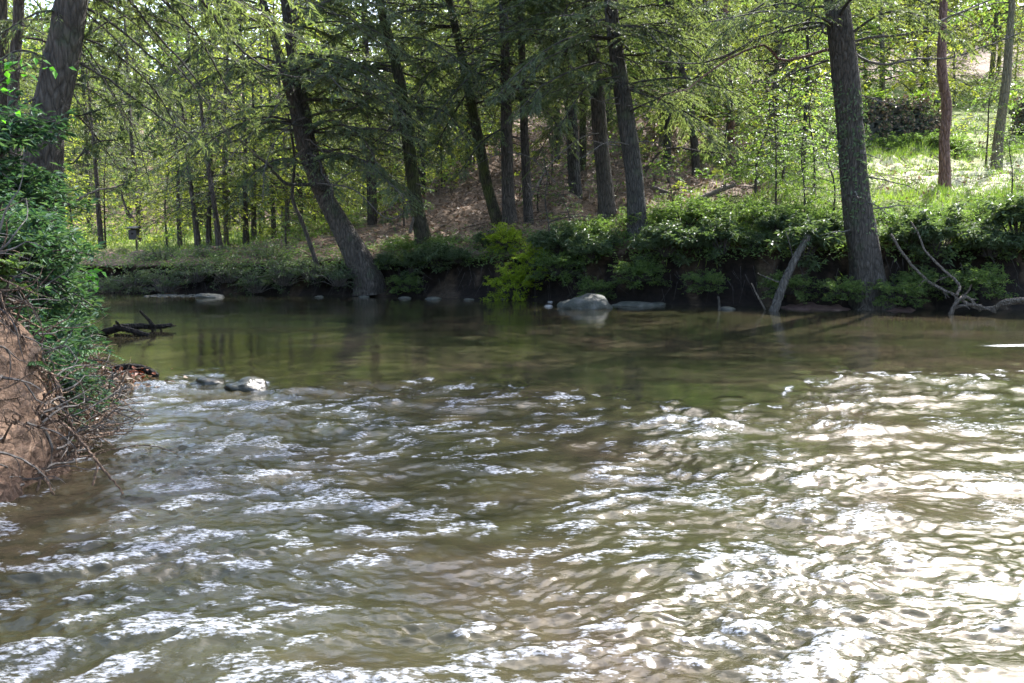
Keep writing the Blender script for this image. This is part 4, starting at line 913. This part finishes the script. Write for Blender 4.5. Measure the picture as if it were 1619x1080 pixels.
# ---- the shadowed bank behind the clearing, its darkness built as stones and creepers
def wall():
    t = thing('shadowed_bank', 'shadowed bank overgrown with creepers, its shade built as dark stones, behind the sunlit clearing', 'wall', tuple(P(1372, 215, 29.5))); o = np.array(t.location); m = MB()
    for s in range(2):
        x0, x1 = (0, 2.6) if s == 0 else (5.4, 8.5); h = 1.2 if s == 0 else 1.3
        zr = -.4
        while zr < h:
            rh = U(.10, .2); x = x0 - U(0, .2)
            while x < x1 - (zr > h * .6) * U(0, .9):
                l = U(.12, .38); y = .12 * x * (1 - s * .6) + (zr * .12); a = U(-.05, .05, (8, 3)); b = np.array([[0, 0, 0], [1, 0, 0], [1, 1, 0], [0, 1, 0], [0, 0, 1], [1, 0, 1], [1, 1, 1], [0, 1, 1]], float) * [l - .02, .5, rh - .015] + [x, y + U(-.05, .05), zr] + a
                m.add(b, [[0, 3, 2, 1], [4, 5, 6, 7], [0, 1, 5, 4], [1, 2, 6, 5], [2, 3, 7, 6], [3, 0, 4, 7]]); x += l
            zr += rh
    m.build('stones', M['rock_dark'], t)
    k = 5200; xx = np.where(U(0, 1, k) < .45, U(-.4, 2.8, k), U(5.0, 8.6, k)); zz = U(-.3, 1.35, k); cv = MB()
    for q, mm in enumerate((0, 1)):
        s = slice(q, None, 2); kk = len(xx[s]); s2 = f_small(xx[s] * 2, zz[s] * 2) > -.55 + .2 * q; kk = int(s2.sum())
        leaves(cv, np.stack([xx[s][s2], .12 * xx[s][s2] * .7 - U(.0, .22, kk), zz[s][s2]], -1), rng.normal(0, 1, (kk, 3)), rng.normal(0, .5, (kk, 3)) + [0, -1., .4], U(.08, .16, kk), U(.05, .09, kk), mm)
    cv.build('creeper', [M['hem_dark'], M['litter']], t)
    k = 2600; xx = np.where(U(0, 1, k) < .5, U(-.3, 2.7, k), U(5.2, 8.5, k)); zz = 1.25 + .12 * np.sin(xx * 4) + rng.normal(0, .08, k); lf = MB(); leaves(lf, np.stack([xx, .12 * xx * .7 + U(0, .5, k) + .2, zz + U(-.05, .12, k)], -1), rng.normal(0, 1, (k, 3)), rng.normal(0, .4, (k, 3)) + [0, 0, 1.], .12, .07)
    lf.build('top_growth', M['grass'], t)
wall()

# ---- the black nest box on its post beyond the river
def nest_box():
    y = 24.; c = P(212, 371, y); g = float(gz(c[0], y)); t = thing('nest_box', 'small black box on a thin post beyond the far left bank', 'nest box', (c[0], y, g))
    def box(name, x0, x1, y0, y1, z0, z1, mat, slope=0.):
        m = MB(); b = np.array([[x0, y0, z0], [x1, y0, z0], [x1, y1, z0], [x0, y1, z0], [x0, y0, z1], [x1, y0, z1], [x1, y1, z1 + slope], [x0, y1, z1 + slope]])
        m.add(b, [[0, 3, 2, 1], [4, 5, 6, 7], [0, 1, 5, 4], [1, 2, 6, 5], [2, 3, 7, 6], [3, 0, 4, 7]]); return m.build(name, M[mat], t)
    z = c[2] - g
    box('box_body', -.11, .11, -.11, .11, z - .14, z + .12, 'black', .04); box('box_roof', -.14, .14, -.17, .13, z + .165, z + .19, 'black', .04)
    box('post', -.02, .02, .113, .153, -.3, z + .1, 'bark')
    m = MB(); tube(m, [(0, -.114, z + .03), (0, -.118, z + .03)], .03, 12); m.build('entrance_hole', M['wet'], t)
nest_box()

# ---- dead wood by the far bank
def wood(name, label, cat, pieces, mat, group=None):
    """pieces: (list of (px,py), D0, D1, r0, r1, twigs)"""
    a = pieces[0]; t = thing(name, label, cat, tuple(P(*a[0][0], a[1])), group)
    for i, (pix, d0, d1, r0, r1, tw) in enumerate(pieces): limb_px(t, pix, d0, d1, r0, r1, mat, tw, name='main_stem' if i == 0 else 'side_branch', tl=.14, tw=.2)
    return t
wood('leaning_log', 'grey log leaning out of the water against the far bank, left of the biggest trunk', 'log', [([(1222, 495), (1236, 455), (1256, 412), (1278, 372)], 14.8, 15.0, .085, .055, .0), ([(1236, 448), (1215, 440), (1198, 432)], 14.9, 14.8, .016, .007, 0), ([(1254, 408), (1248, 385), (1242, 365)], 15, 15, .012, .006, 0)], 'log')
wood('stick', 'thin pale stick poking from the water left of the leaning log', 'stick', [([(1210, 490), (1200, 472), (1188, 448)], 14.9, 14.9, .018, .012, 0)], 'drift')
wood('wooden_stake', 'short upright stake standing in the water left of the leaning log', 'stake', [([(1137, 492), (1137, 480), (1136, 469)], 15, 15, .022, .02, 0)], 'log')
wood('driftwood_branch', 'long bleached branch curving down from the right bank into the water', 'branch', [([(1408, 370), (1430, 405), (1462, 440), (1490, 458), (1512, 470), (1504, 497)], 15, 14.2, .022, .028, .25),
     ([(1512, 468), (1516, 450), (1490, 425), (1462, 395), (1452, 370), (1440, 350)], 14.2, 15, .026, .013, .25)], 'drift')
wood('root_tangle', 'tangle of bleached snagged roots in the water at the right', 'driftwood', [([(1502, 497), (1512, 478), (1530, 470), (1550, 492)], 14.2, 14.1, .03, .02, 1.5), ([(1508, 486), (1540, 482), (1575, 494)], 14.2, 13.9, .03, .016, 1.5),
     ([(1520, 474), (1550, 488), (1600, 480), (1650, 476)], 14.2, 13.7, .026, .03, .8), ([(1570, 492), (1590, 476), (1640, 474)], 13.9, 13.6, .03, .04, .3), ([(1522, 470), (1530, 462), (1536, 450)], 14.2, 14.1, .02, .01, 1)], 'drift')
wood('fallen_log', 'pale fallen log lying on the slope right of the curved bank trunk', 'log', [([(1098, 318), (1130, 304), (1162, 292)], 19.2, 19.6, .06, .05, .2)], 'drift')
wood('fallen_log', 'brown fallen log lying farther left on the slope, beside the curved bank trunk', 'log', [([(1030, 296), (1052, 304), (1076, 308)], 20.5, 20, .06, .04, .3)], 'drift')
wood('arched_branch', 'dark bare branch arching over the leafy slope', 'branch', [([(1020, 272), (1042, 242), (1068, 234), (1110, 240), (1145, 245), (1166, 276)], 21, 20.5, .03, .012, .7)], 'bark')
wood('dead_snag', 'short pale snag leaning beside the foot of the bent slim trunk', 'snag', [([(648, 368), (654, 345), (655, 330)], 19.4, 19.6, .04, .025, 0)], 'drift')
wood('thin_sapling', 'thin twisted dark sapling over the yellow green bushes', 'sapling', [([(866, 400), (868, 360), (862, 320), (865, 285), (860, 250)], 17.6, 17.6, .022, .008, .8), ([(866, 352), (890, 345), (920, 342), (945, 345)], 17.6, 17.3, .014, .006, .6)], 'bark')
wood('twisted_bough', 'gnarled dark bough over the far left water, pointing down to the nest box', 'branch', [([(190, 300), (200, 330), (215, 350)], 21, 21, .03, .01, .6)], 'bark')

# ---- driftwood in the river on the left
wd = wst(190, 530)
wood('black_driftwood', 'wet black forked branch lying in the pool off the left bank', 'driftwood', [([(150, 531), (184, 520), (196, 520), (236, 531)], wd, wd - .1, .05, .035, .3), ([(180, 519), (215, 516), (245, 517), (272, 514)], wd + .3, wd + .6, .05, .03, 1.6), ([(222, 492), (235, 506), (243, 516)], wd + .5, wd + .4, .018, .03, .8)], 'wet')
wd2 = wst(205, 595)
wood('black_driftwood', 'short wet black branch with rusty leaves caught where the rapids begin', 'driftwood', [([(168, 588), (200, 582), (228, 584), (249, 596)], wd2, wd2, .045, .035, .6)], 'wet')
def jam(px, py, n, sx_, mat, label):
    q = PW(px, py); m = MB(); p = np.stack([q[0] + rng.normal(0, sx_, n), q[1] + rng.normal(0, .12, n), U(0, .09, n)], -1)
    leaves(m, p, rng.normal(0, 1, (n, 3)) * [1, 1, .4], rng.normal(0, .6, (n, 3)) + [0, 0, 1.], U(.04, .08, n), U(.025, .05, n)); return tag(m.build('leaf_jam', M[mat]), label, 'leaf litter', None, 'stuff')
jam(198, 600, 90, .13, 'rust', 'rusty dead leaves caught against the short black branch')
jam(150, 612, 260, .25, 'litter', 'brown dead leaves and scraps packed along the foot of the left bank')

# ---- the left bank: ferns, vines, roots
def frond(lf, w, b, az, L, tilt):
    n = 26; t = np.linspace(0, 1, n); d = np.array([math.cos(az), math.sin(az)])
    ax = np.stack([b[0] + d[0] * L * t * math.cos(tilt), b[1] + d[1] * L * t * math.cos(tilt), b[2] + L * (t * math.sin(tilt) - .55 * t * t)], -1)
    tube(w, ax[::5], np.linspace(.004, .0015, 6), 4, 0)
    T = nrm(np.gradient(ax, axis=0)); side = nrm(np.cross(T, [0, 0, 1.]))
    for s in (-1, 1):
        l = L * .2 * np.sin(np.clip(t * 1.15 + .12, 0, 1) * PI) ** .8 + .015
        for f in (.35, .75, 1.0):
            dd = side * s + T * .35 + rng.normal(0, .08, (n, 3)); dd[:, 2] -= .2
            leaves(lf, ax + nrm(dd) * (l * (f - .35))[:, None], dd, np.repeat([[0, 0, 1.]], n, 0) + rng.normal(0, .15, (n, 3)), l * .5 + .01, .022)
def fern(leafm='fern', nf=22, L=.75):
    t = thing('fern', 'x', 'fern', (0, 0, -200)); lf, w = MB(), MB()
    for q in range(nf): frond(lf, w, (U(-.1, .1), U(-.1, .1), 0), q * 2.4 + U(-.4, .4), L * U(.6, 1.15), U(.5, 1.3))
    lf.build('fronds', M[leafm], t); w.build('stalks', M['grn'], t); return t
FP = [fern(), fern('fern', 18, .6), fern('grn', 18, .5)]; fu = set()
vine = [bush(.55, .6, 130, 'vine', .06, 'vine_thicket', .5, 9), bush(.5, .45, 90, 'vine', .055, 'vine_thicket', .9, 8)]; vu = set()
def on_bank(px, D, z=None):
    x = (px - 809.5) / FPX * D; return (x, D, (nbz(x, D) if z is None else z))
FERNS = [(38, 6.1, 0, .9), (0, 5.6, 0, 1), (-40, 5.2, 1, 1), (66, 7.4, 1, .9), (25, 7.0, 0, 1.1), (-25, 6.3, 0, 1.2), (62, 8.6, 0, 1), (92, 9.6, 1, 1.1), (10, 8.2, 0, 1.2), (40, 5.4, 2, .8), (84, 8.0, 2, .8), (15, 5.0, 2, .8), (5, 4.8, 1, .8), (-40, 4.6, 2, 1)]
FL = ['in front of the near big trunk', 'behind the top of the bare dirt face', 'at the left edge of the picture above the dirt face', 'by the lower river end of the fern bank', 'just left of the near big trunk foot', 'filling the left edge of the picture', 'beyond the near big trunk',
      'farthest out along the left bank', 'behind the near big trunk', 'lowest, over the edge of the dirt face', 'low by the water end of the left bank', 'small, on the very lip of the dirt face', 'small, on top of the dirt face at the left edge', 'small, nearest the camera on the left bank']
for (px, D, k, sc), l in zip(FERNS, FL):
    lab = 'green fern ' + l; loc = on_bank(px, D)
    if k not in fu: fu.add(k); r = FP[k]; r.location = loc; r.scale = (sc,) * 3; r['label'] = lab; r['group'] = 'ferns on the left bank'
    else: copy_thing(FP[k], loc, U(0, 6.28), sc, lab, 'ferns on the left bank')
VN = [(5, 6.6, .3, 0, 1.1, 'tall blue green vine thicket in front of the near big trunk'), (-20, 6.2, .45, 0, 1.3, 'tall blue green vine thicket at the left edge of the picture'), (42, 7.6, .15, 0, 1.0, 'blue green vine thicket right of the near big trunk'), (72, 8.8, .1, 0, 1.0, 'vine thicket at the river end of the left bank'),
      (22, 5.7, .0, 1, 1.1, 'low vine thicket spilling over the root tangle'), (15, 5.1, .05, 1, 1.0, 'low vine thicket along the top of the dirt face'), (5, 7.4, .75, 0, 1.3, 'highest vine thicket, against the left side of the near big trunk'), (-60, 7, .9, 0, 1.5, 'dark vine thicket behind all the others at the left edge'), (48, 7.0, -.05, 1, 1.0, 'trailing vine thicket low under the near big trunk')]
for px, D, dz, k, sc, lab in VN:
    x, y, z = on_bank(px, D)
    if k not in vu: vu.add(k); r = vine[k]; r.location = (x, y, z + dz); r.scale = (sc,) * 3; r['label'] = lab; r['group'] = 'vine thickets on the left bank'
    else: copy_thing(vine[k], (x, y, z + dz), U(0, 6.28), sc, lab, 'vine thickets on the left bank')
def sprig(px, py, D, n, label, sz=.1):
    c = P(px, py, D); t = thing('leafy_sprig', label, 'sprig', tuple(c)); w, lf = MB(), MB()
    st = spline([(-.35, .1, -.12), (-.12, 0, -.02), (0, 0, 0), (.12, -.02, -.03)], 8); tube(w, st, np.linspace(.006, .002, 8), 5)
    s = U(0, 1, n); p = np.stack([np.interp(s, np.linspace(0, 1, 8), st[:, i]) for i in range(3)], -1)[:]; p = p + rng.normal(0, .03, p.shape)
    leaves(lf, p, rng.normal(0, 1, (n, 3)) * [1, .6, .7], rng.normal(0, .5, (n, 3)) + [0, -.6, 1.], sz * U(.7, 1.2, n), sz * .6, 0, .15, .4); w.build('stem', M['twig'], t); lf.build('leaves', M['vivid'], t)
sprig(66, 100, 5.2, 14, 'vivid green sprig of broad leaves before the near big trunk, high up', .055); sprig(12, 105, 5.0, 16, 'vivid green sprig at the left edge of the picture, high up', .06); sprig(4, 180, 5.2, 10, 'green sprig lower at the left edge of the picture', .055)
sprig(145, 440, 8.8, 16, 'broad leaved sprig reaching over the far water from the left bank', .11); sprig(52, 535, 4.75, 8, 'small vivid sprig growing beside the dirt face', .05)

def roots():
    m = MB(); n = 330
    for q in range(n):                               # tan rootlets hugging the dirt face
        y = U(3.0, 5.0); i = np.argmin(np.abs(by - y)); j = rng.integers(4, 15); 
        p0 = np.array([Xb[j, i], Yb[j, i], Zb[j, i]]); L_ = U(.1, .5); dr = np.array([U(.05, .5), rng.normal(0, .6), -U(.1, 1)]); dr /= np.linalg.norm(dr)
        pts = [p0 + [.0, 0, 0]]
        for s in range(4): dr = nrm(dr + rng.normal(0, .35, 3)); pts.append(pts[-1] + dr * L_ / 4 * [.35, 1, 1])
        tube(m, spline(pts, 8), np.linspace(U(.002, .009), .001, 8), 4, 0, cap=False)
    return tag(m.build('rootlets', M['root']), 'fine tan rootlets hanging down the bare dirt face', 'roots', None, 'stuff')
roots()
def brush():
    m = MB(); n = 1100
    for q in range(n):
        D = U(4.1, 8.6) if q % 9 else U(4.1, 5.2); xw_ = np.interp(D, NB[:, 1][:12], NB[:, 0][:12]); x = xw_ - np.abs(rng.normal(0, .38)) + .1; z = nbz(x, D) + U(0, .18)
        fd = 1 if D < 6.2 else .45; L_ = U(.15, .55) * (.4 + .6 * fd); dr = nrm(np.array([U(-.3, .7) * fd, rng.normal(0, .6), U(-.5, .7)])); pts = [np.array([x, D, z])]
        for s in range(4): dr = nrm(dr + rng.normal(0, .4, 3) + [0, 0, -.08]); pts.append(pts[-1] + dr * L_ / 4)
        for p_ in pts: p_[2] = max(p_[2], .01)
        tube(m, spline(pts, 8), np.linspace(U(.004, .011), .0015, 8), 4, 0, q % 2, cap=False)
    k = 9000; D = U(4.8, 8.6, k); x = np.interp(D, NB[:12, 1], NB[:12, 0]) - np.abs(rng.normal(0, .4, k)) + .05; z = np.array([nbz(a, b) for a, b in zip(x, D)]) + U(0, .16, k)
    leaves(m, np.stack([x, D, np.maximum(z, .02)], -1), rng.normal(0, 1, (k, 3)), rng.normal(0, .6, (k, 3)) + [0, 0, 1.], U(.03, .07, k), U(.015, .035, k), np.int64(2))
    return tag(m.build('brushwood', [M['root'], M['deadtwig'], M['litter']]), 'tangled dead stems and scraps on the rooty left bank', 'brushwood', None, 'stuff')
brush()
def greens():
    m = MB(); k = 9000; D = U(4.4, 11, k); off = np.abs(rng.normal(0, .8, k)) + .55; x = np.interp(D, NB[:, 1][:15], NB[:, 0][:15]) - off; z = np.array([nbz(a, b) for a, b in zip(x, D)]) + np.abs(rng.normal(0, .12, k))
    leaves(m, np.stack([x, D, z], -1), rng.normal(0, 1, (k, 3)) * [1, 1, .5], rng.normal(0, .4, (k, 3)) + [.3, -.2, 1.], U(.04, .09, k), U(.018, .035, k))
    return tag(m.build('ground_cover', M['fern']), 'low green plants covering the top of the left bank', 'ground cover', None, 'stuff')
greens()
DW = [('pale crooked dead branch hanging down beside the dirt face', [([(48, 540), (68, 572), (88, 602), (102, 640), (112, 672), (126, 692), (124, 706)], 4.95, 4.8, .012, .008, .4)]),
      ('longest bare branch, slanting from the dirt face down into the rapids', [([(50, 655), (92, 666), (122, 690), (148, 722), (172, 752), (198, 784)], 4.75, 4.3, .013, .004, .3), ([(152, 726), (153, 742), (146, 768)], 4.5, 4.4, .008, .006, 0)]),
      ('thin arched twig bending out over the rapids', [([(118, 735), (160, 716), (215, 705), (255, 708), (290, 722)], 5.0, 5.1, .005, .002, .2)]),
      ('forked pale root low at the foot of the dirt face', [([(8, 700), (40, 728), (66, 748), (86, 782)], 4.5, 4.3, .012, .005, .5), ([(58, 776), (70, 742), (88, 722), (100, 714)], 4.4, 4.5, .007, .009, .3)]),
      ('looping grey stem over the brushwood', [([(60, 612), (78, 640), (72, 680), (50, 715), (30, 722)], 4.8, 4.5, .007, .004, .6)]),
      ('straight dead stem standing out of the brushwood', [([(118, 560), (110, 600), (124, 640), (130, 660)], 5.6, 5.3, .006, .004, .8)])]
for lab, pcs in DW: wood('dead_branch', lab, 'branch', pcs, 'root', 'dead branches on the left bank')

# ---- heavy needled boughs hanging over the river
def bough(root, pix, D0, D1, r0, sl=.085, sw=.024, sp=.010, tw=.07, fol=1., leafm='hem', tl=.42):
    n = len(pix); org = np.array(root.location); pts = np.array([P(a, b, D0 + (D1 - D0) * i / (n - 1)) for i, (a, b) in enumerate(pix)]) - org
    m = MB(); branch(m, m, None, U(0, 6), 1, axis=pts, r0=r0, sl=sl, sw=sw, sp=sp, tw=tw, fol=fol, lmi=1, tl=tl, flat=.45, twr=.0035); m.build('limb', [M['twig'], M[leafm]], root)
BO = [('lean', [(420, 20), (360, 0), (290, 20), (220, 60)], 15.5), ('lean', [(455, 40), (520, 0), (590, 5), (660, 40)], 16.5), ('c', [(722, 40), (680, 20), (630, 20), (580, 60)], 18.6), ('d', [(797, 20), (840, 0), (890, 20)], 18.8), ('k', [(1335, 60), (1400, 20), (1470, 30), (1540, 80)], 14.4), ('h', [(930, 60), (980, 30), (1040, 10), (1110, 30)], 17), ('b', [(605, 20), (560, -10), (500, 10)], 18),
      ('lean', [(480, 200), (400, 190), (330, 225), (280, 285)], 16.4), ('lean', [(470, 120), (380, 105), (300, 140), (235, 215)], 16.2), ('lean', [(495, 255), (555, 245), (612, 285), (655, 335)], 16.8), ('lean', [(500, 270), (450, 250), (400, 275), (365, 330)], 17),
      ('lean', [(462, 90), (540, 90), (600, 125), (645, 190)], 16.8), ('lean', [(430, 40), (350, 55), (285, 105), (240, 160)], 16), ('lean', [(440, 60), (505, 35), (585, 45), (645, 90)], 17), ('lean', [(485, 215), (520, 190), (570, 215), (600, 265)], 17.2), ('lean', [(425, 10), (330, -10), (240, 30), (180, 90)], 15.6),
      ('b', [(640, 150), (580, 155), (520, 210)], 18), ('b', [(642, 170), (700, 175), (745, 230)], 18.2), ('b', [(615, 60), (680, 65), (745, 115)], 18), ('b', [(612, 50), (560, 40), (500, 85)], 18),
      ('c', [(730, 90), (680, 115), (645, 180)], 19), ('c', [(742, 140), (700, 210), (680, 260)], 19), ('d', [(800, 150), (862, 175), (905, 240)], 18.6), ('d', [(798, 100), (740, 125), (685, 190)], 18.4), ('d', [(800, 200), (762, 225), (722, 280)], 19),
      ('h', [(945, 120), (890, 125), (835, 180)], 17.4), ('i', [(975, 60), (900, 60), (830, 105), (775, 165)], 15.8), ('i', [(970, 40), (1045, 50), (1115, 100), (1160, 155)], 16), ('i', [(990, 140), (1060, 165), (1120, 200), (1165, 235)], 16.2), ('h', [(930, 30), (860, 20), (795, 60)], 17.6), ('i', [(985, 120), (930, 135), (885, 200)], 16.3),
      ('g', [(905, 180), (870, 210), (840, 270)], 20), ('o', [(1082, 130), (1135, 145), (1185, 185)], 22.5), ('i', [(966, 0), (1040, -20), (1120, 20), (1190, 70)], 16), ('k', [(1322, 0), (1250, -15), (1180, 25), (1120, 80)], 14.6), ('e', [(826, 100), (865, 90), (905, 130)], 19.6), ('k', [(1326, 10), (1400, -20), (1470, 10)], 14.4)]
for kk, pix, d1 in BO: bough(T[kk][0], pix, {'lean': 18.5, 'b': 19.5, 'c': 20.4, 'd': 20.1, 'e': 20.5, 'g': 21.4, 'h': 18.9, 'i': 17.2, 'k': 15.2, 'o': 23.9}[kk], d1, .022)
for pix, d1 in [([(120, -30), (200, -20), (300, 10), (380, 60)], 11), ([(90, 60), (130, 60), (180, 30), (250, 20)], 9.6), ([(70, 150), (30, 170), (-20, 220)], 8), ([(100, 50), (175, 80), (250, 150), (300, 250)], 10), ([(115, -10), (230, 20), (350, 80), (445, 160)], 11), ([(75, 160), (130, 190), (190, 270)], 9.4), ([(90, 100), (30, 80), (-30, 120)], 8), ([(118, -60), (260, -40), (390, 10), (500, 80)], 11.5), ([(85, 130), (140, 140), (215, 200)], 9.8), ([(108, 20), (60, 20), (-10, 60)], 8.2)]:
    bough(nl, pix, 8.6, d1, .014, .055, .012, .008, .06, .75, 'hem_dark', .3)

for kk, pix, d0, d1 in [('lean', [(440, 110), (400, 120), (340, 170), (290, 250)], 18.5, 16), ('lean', [(455, 140), (430, 180), (380, 230), (330, 300)], 18.5, 16.6), ('lean', [(425, 40), (380, 90), (340, 140), (320, 210)], 18.5, 16), ('lean', [(470, 190), (440, 215), (420, 260), (415, 320)], 18.5, 17),
                          ('lean', [(520, 300), (560, 270), (600, 280), (640, 310)], 18.4, 17), ('b', [(645, 200), (610, 215), (575, 260)], 19.5, 18.4), ('c', [(750, 200), (720, 220), (690, 270)], 20.4, 19), ('d', [(800, 240), (840, 250), (880, 290)], 20.1, 19), ('h', [(950, 210), (915, 220), (870, 260), (840, 310)], 18.9, 17.4), ('i', [(998, 230), (960, 225), (920, 250)], 17.2, 16.2)]:
    limb_px(T[kk][0], pix, d0, d1, .016, .004, 'deadtwig', 2.4, 0)
for pix, d1 in [([(110, 0), (180, 60), (240, 140), (280, 240)], 10), ([(105, 60), (160, 120), (200, 200), (220, 280)], 9.6), ([(118, -30), (240, 60), (330, 170), (390, 260)], 11), ([(90, 110), (140, 190), (160, 260)], 9.2)]:
    limb_px(nl, pix, 8.6, d1, .010, .003, 'deadtwig', 2., 0)

# ---- pale climbing leaves on the biggest trunk
def ivy():
    r, ax, org = T['k']; lf = MB(); n = 480
    z = ax[0, 2] + 1.2 + 2.9 * rng.beta(2, 1.6, n); c = np.stack([np.interp(z, ax[:, 2], ax[:, i]) for i in range(3)], -1)
    a = U(-PI, 0, n) + rng.normal(0, .3, n); rad = .235 + np.abs(rng.normal(0, .035, n)); d = np.stack([np.cos(a), np.sin(a), 0 * a], -1); p = c + d * rad[:, None]
    leaves(lf, p, d * .5 + rng.normal(0, .5, (n, 3)) + [0, 0, -.5], d + rng.normal(0, .3, (n, 3)), U(.05, .11, n), U(.02, .045, n)); lf.build('climbing_leaves', M['laurel'], r)
ivy()


# ------------------------------------------------------------------ camera, light, sky
cam = bpy.data.objects.new('camera', bpy.data.cameras.new('camera')); C.objects.link(cam)
cam.data.lens = 30; cam.data.sensor_width = 36; cam.location = (0, 0, CAMZ); cam.rotation_euler = (PI / 2 - PITCH, 0, 0)
cam.data.clip_end = 2000; cam.data.clip_start = .05
bpy.context.scene.camera = cam
AZ, EL = math.radians(33), math.radians(46)
S = Vector((math.sin(AZ) * math.cos(EL), math.cos(AZ) * math.cos(EL), math.sin(EL)))
sl = bpy.data.lights.new('sun', 'SUN'); sl.energy = 3.9; sl.angle = math.radians(.5); sl.color = (1, .985, .965)
so = bpy.data.objects.new('sun', sl); C.objects.link(so); so.rotation_euler = S.to_track_quat('Z', 'Y').to_euler()
w = bpy.data.worlds.new('World'); bpy.context.scene.world = w; w.use_nodes = True
ns, ln = w.node_tree.nodes, w.node_tree.links
sky = ns.new('ShaderNodeTexSky'); sky.sky_type = 'NISHITA'; sky.sun_disc = False; sky.sun_elevation = EL; sky.sun_rotation = AZ
sky.air_density = 1.0; sky.dust_density = 3.0
bg = ns['Background']; bg.inputs['Strength'].default_value = .15; ln.new(sky.outputs[0], bg.inputs[0])
vs = bpy.context.scene.view_settings; vs.view_transform = 'Standard'; vs.look = 'None'; vs.gamma = 1; vs.use_curve_mapping = False; vs.exposure = 2.3
cy_ = bpy.context.scene.cycles
cy_.max_bounces = 6;  cy_.diffuse_bounces = 3; cy_.transmission_bounces = 3; cy_.glossy_bounces = 2; cy_.caustics_reflective = False; cy_.caustics_refractive = False
cy_.use_adaptive_sampling = True; cy_.adaptive_threshold = .02; cy_.sample_clamp_indirect = 6
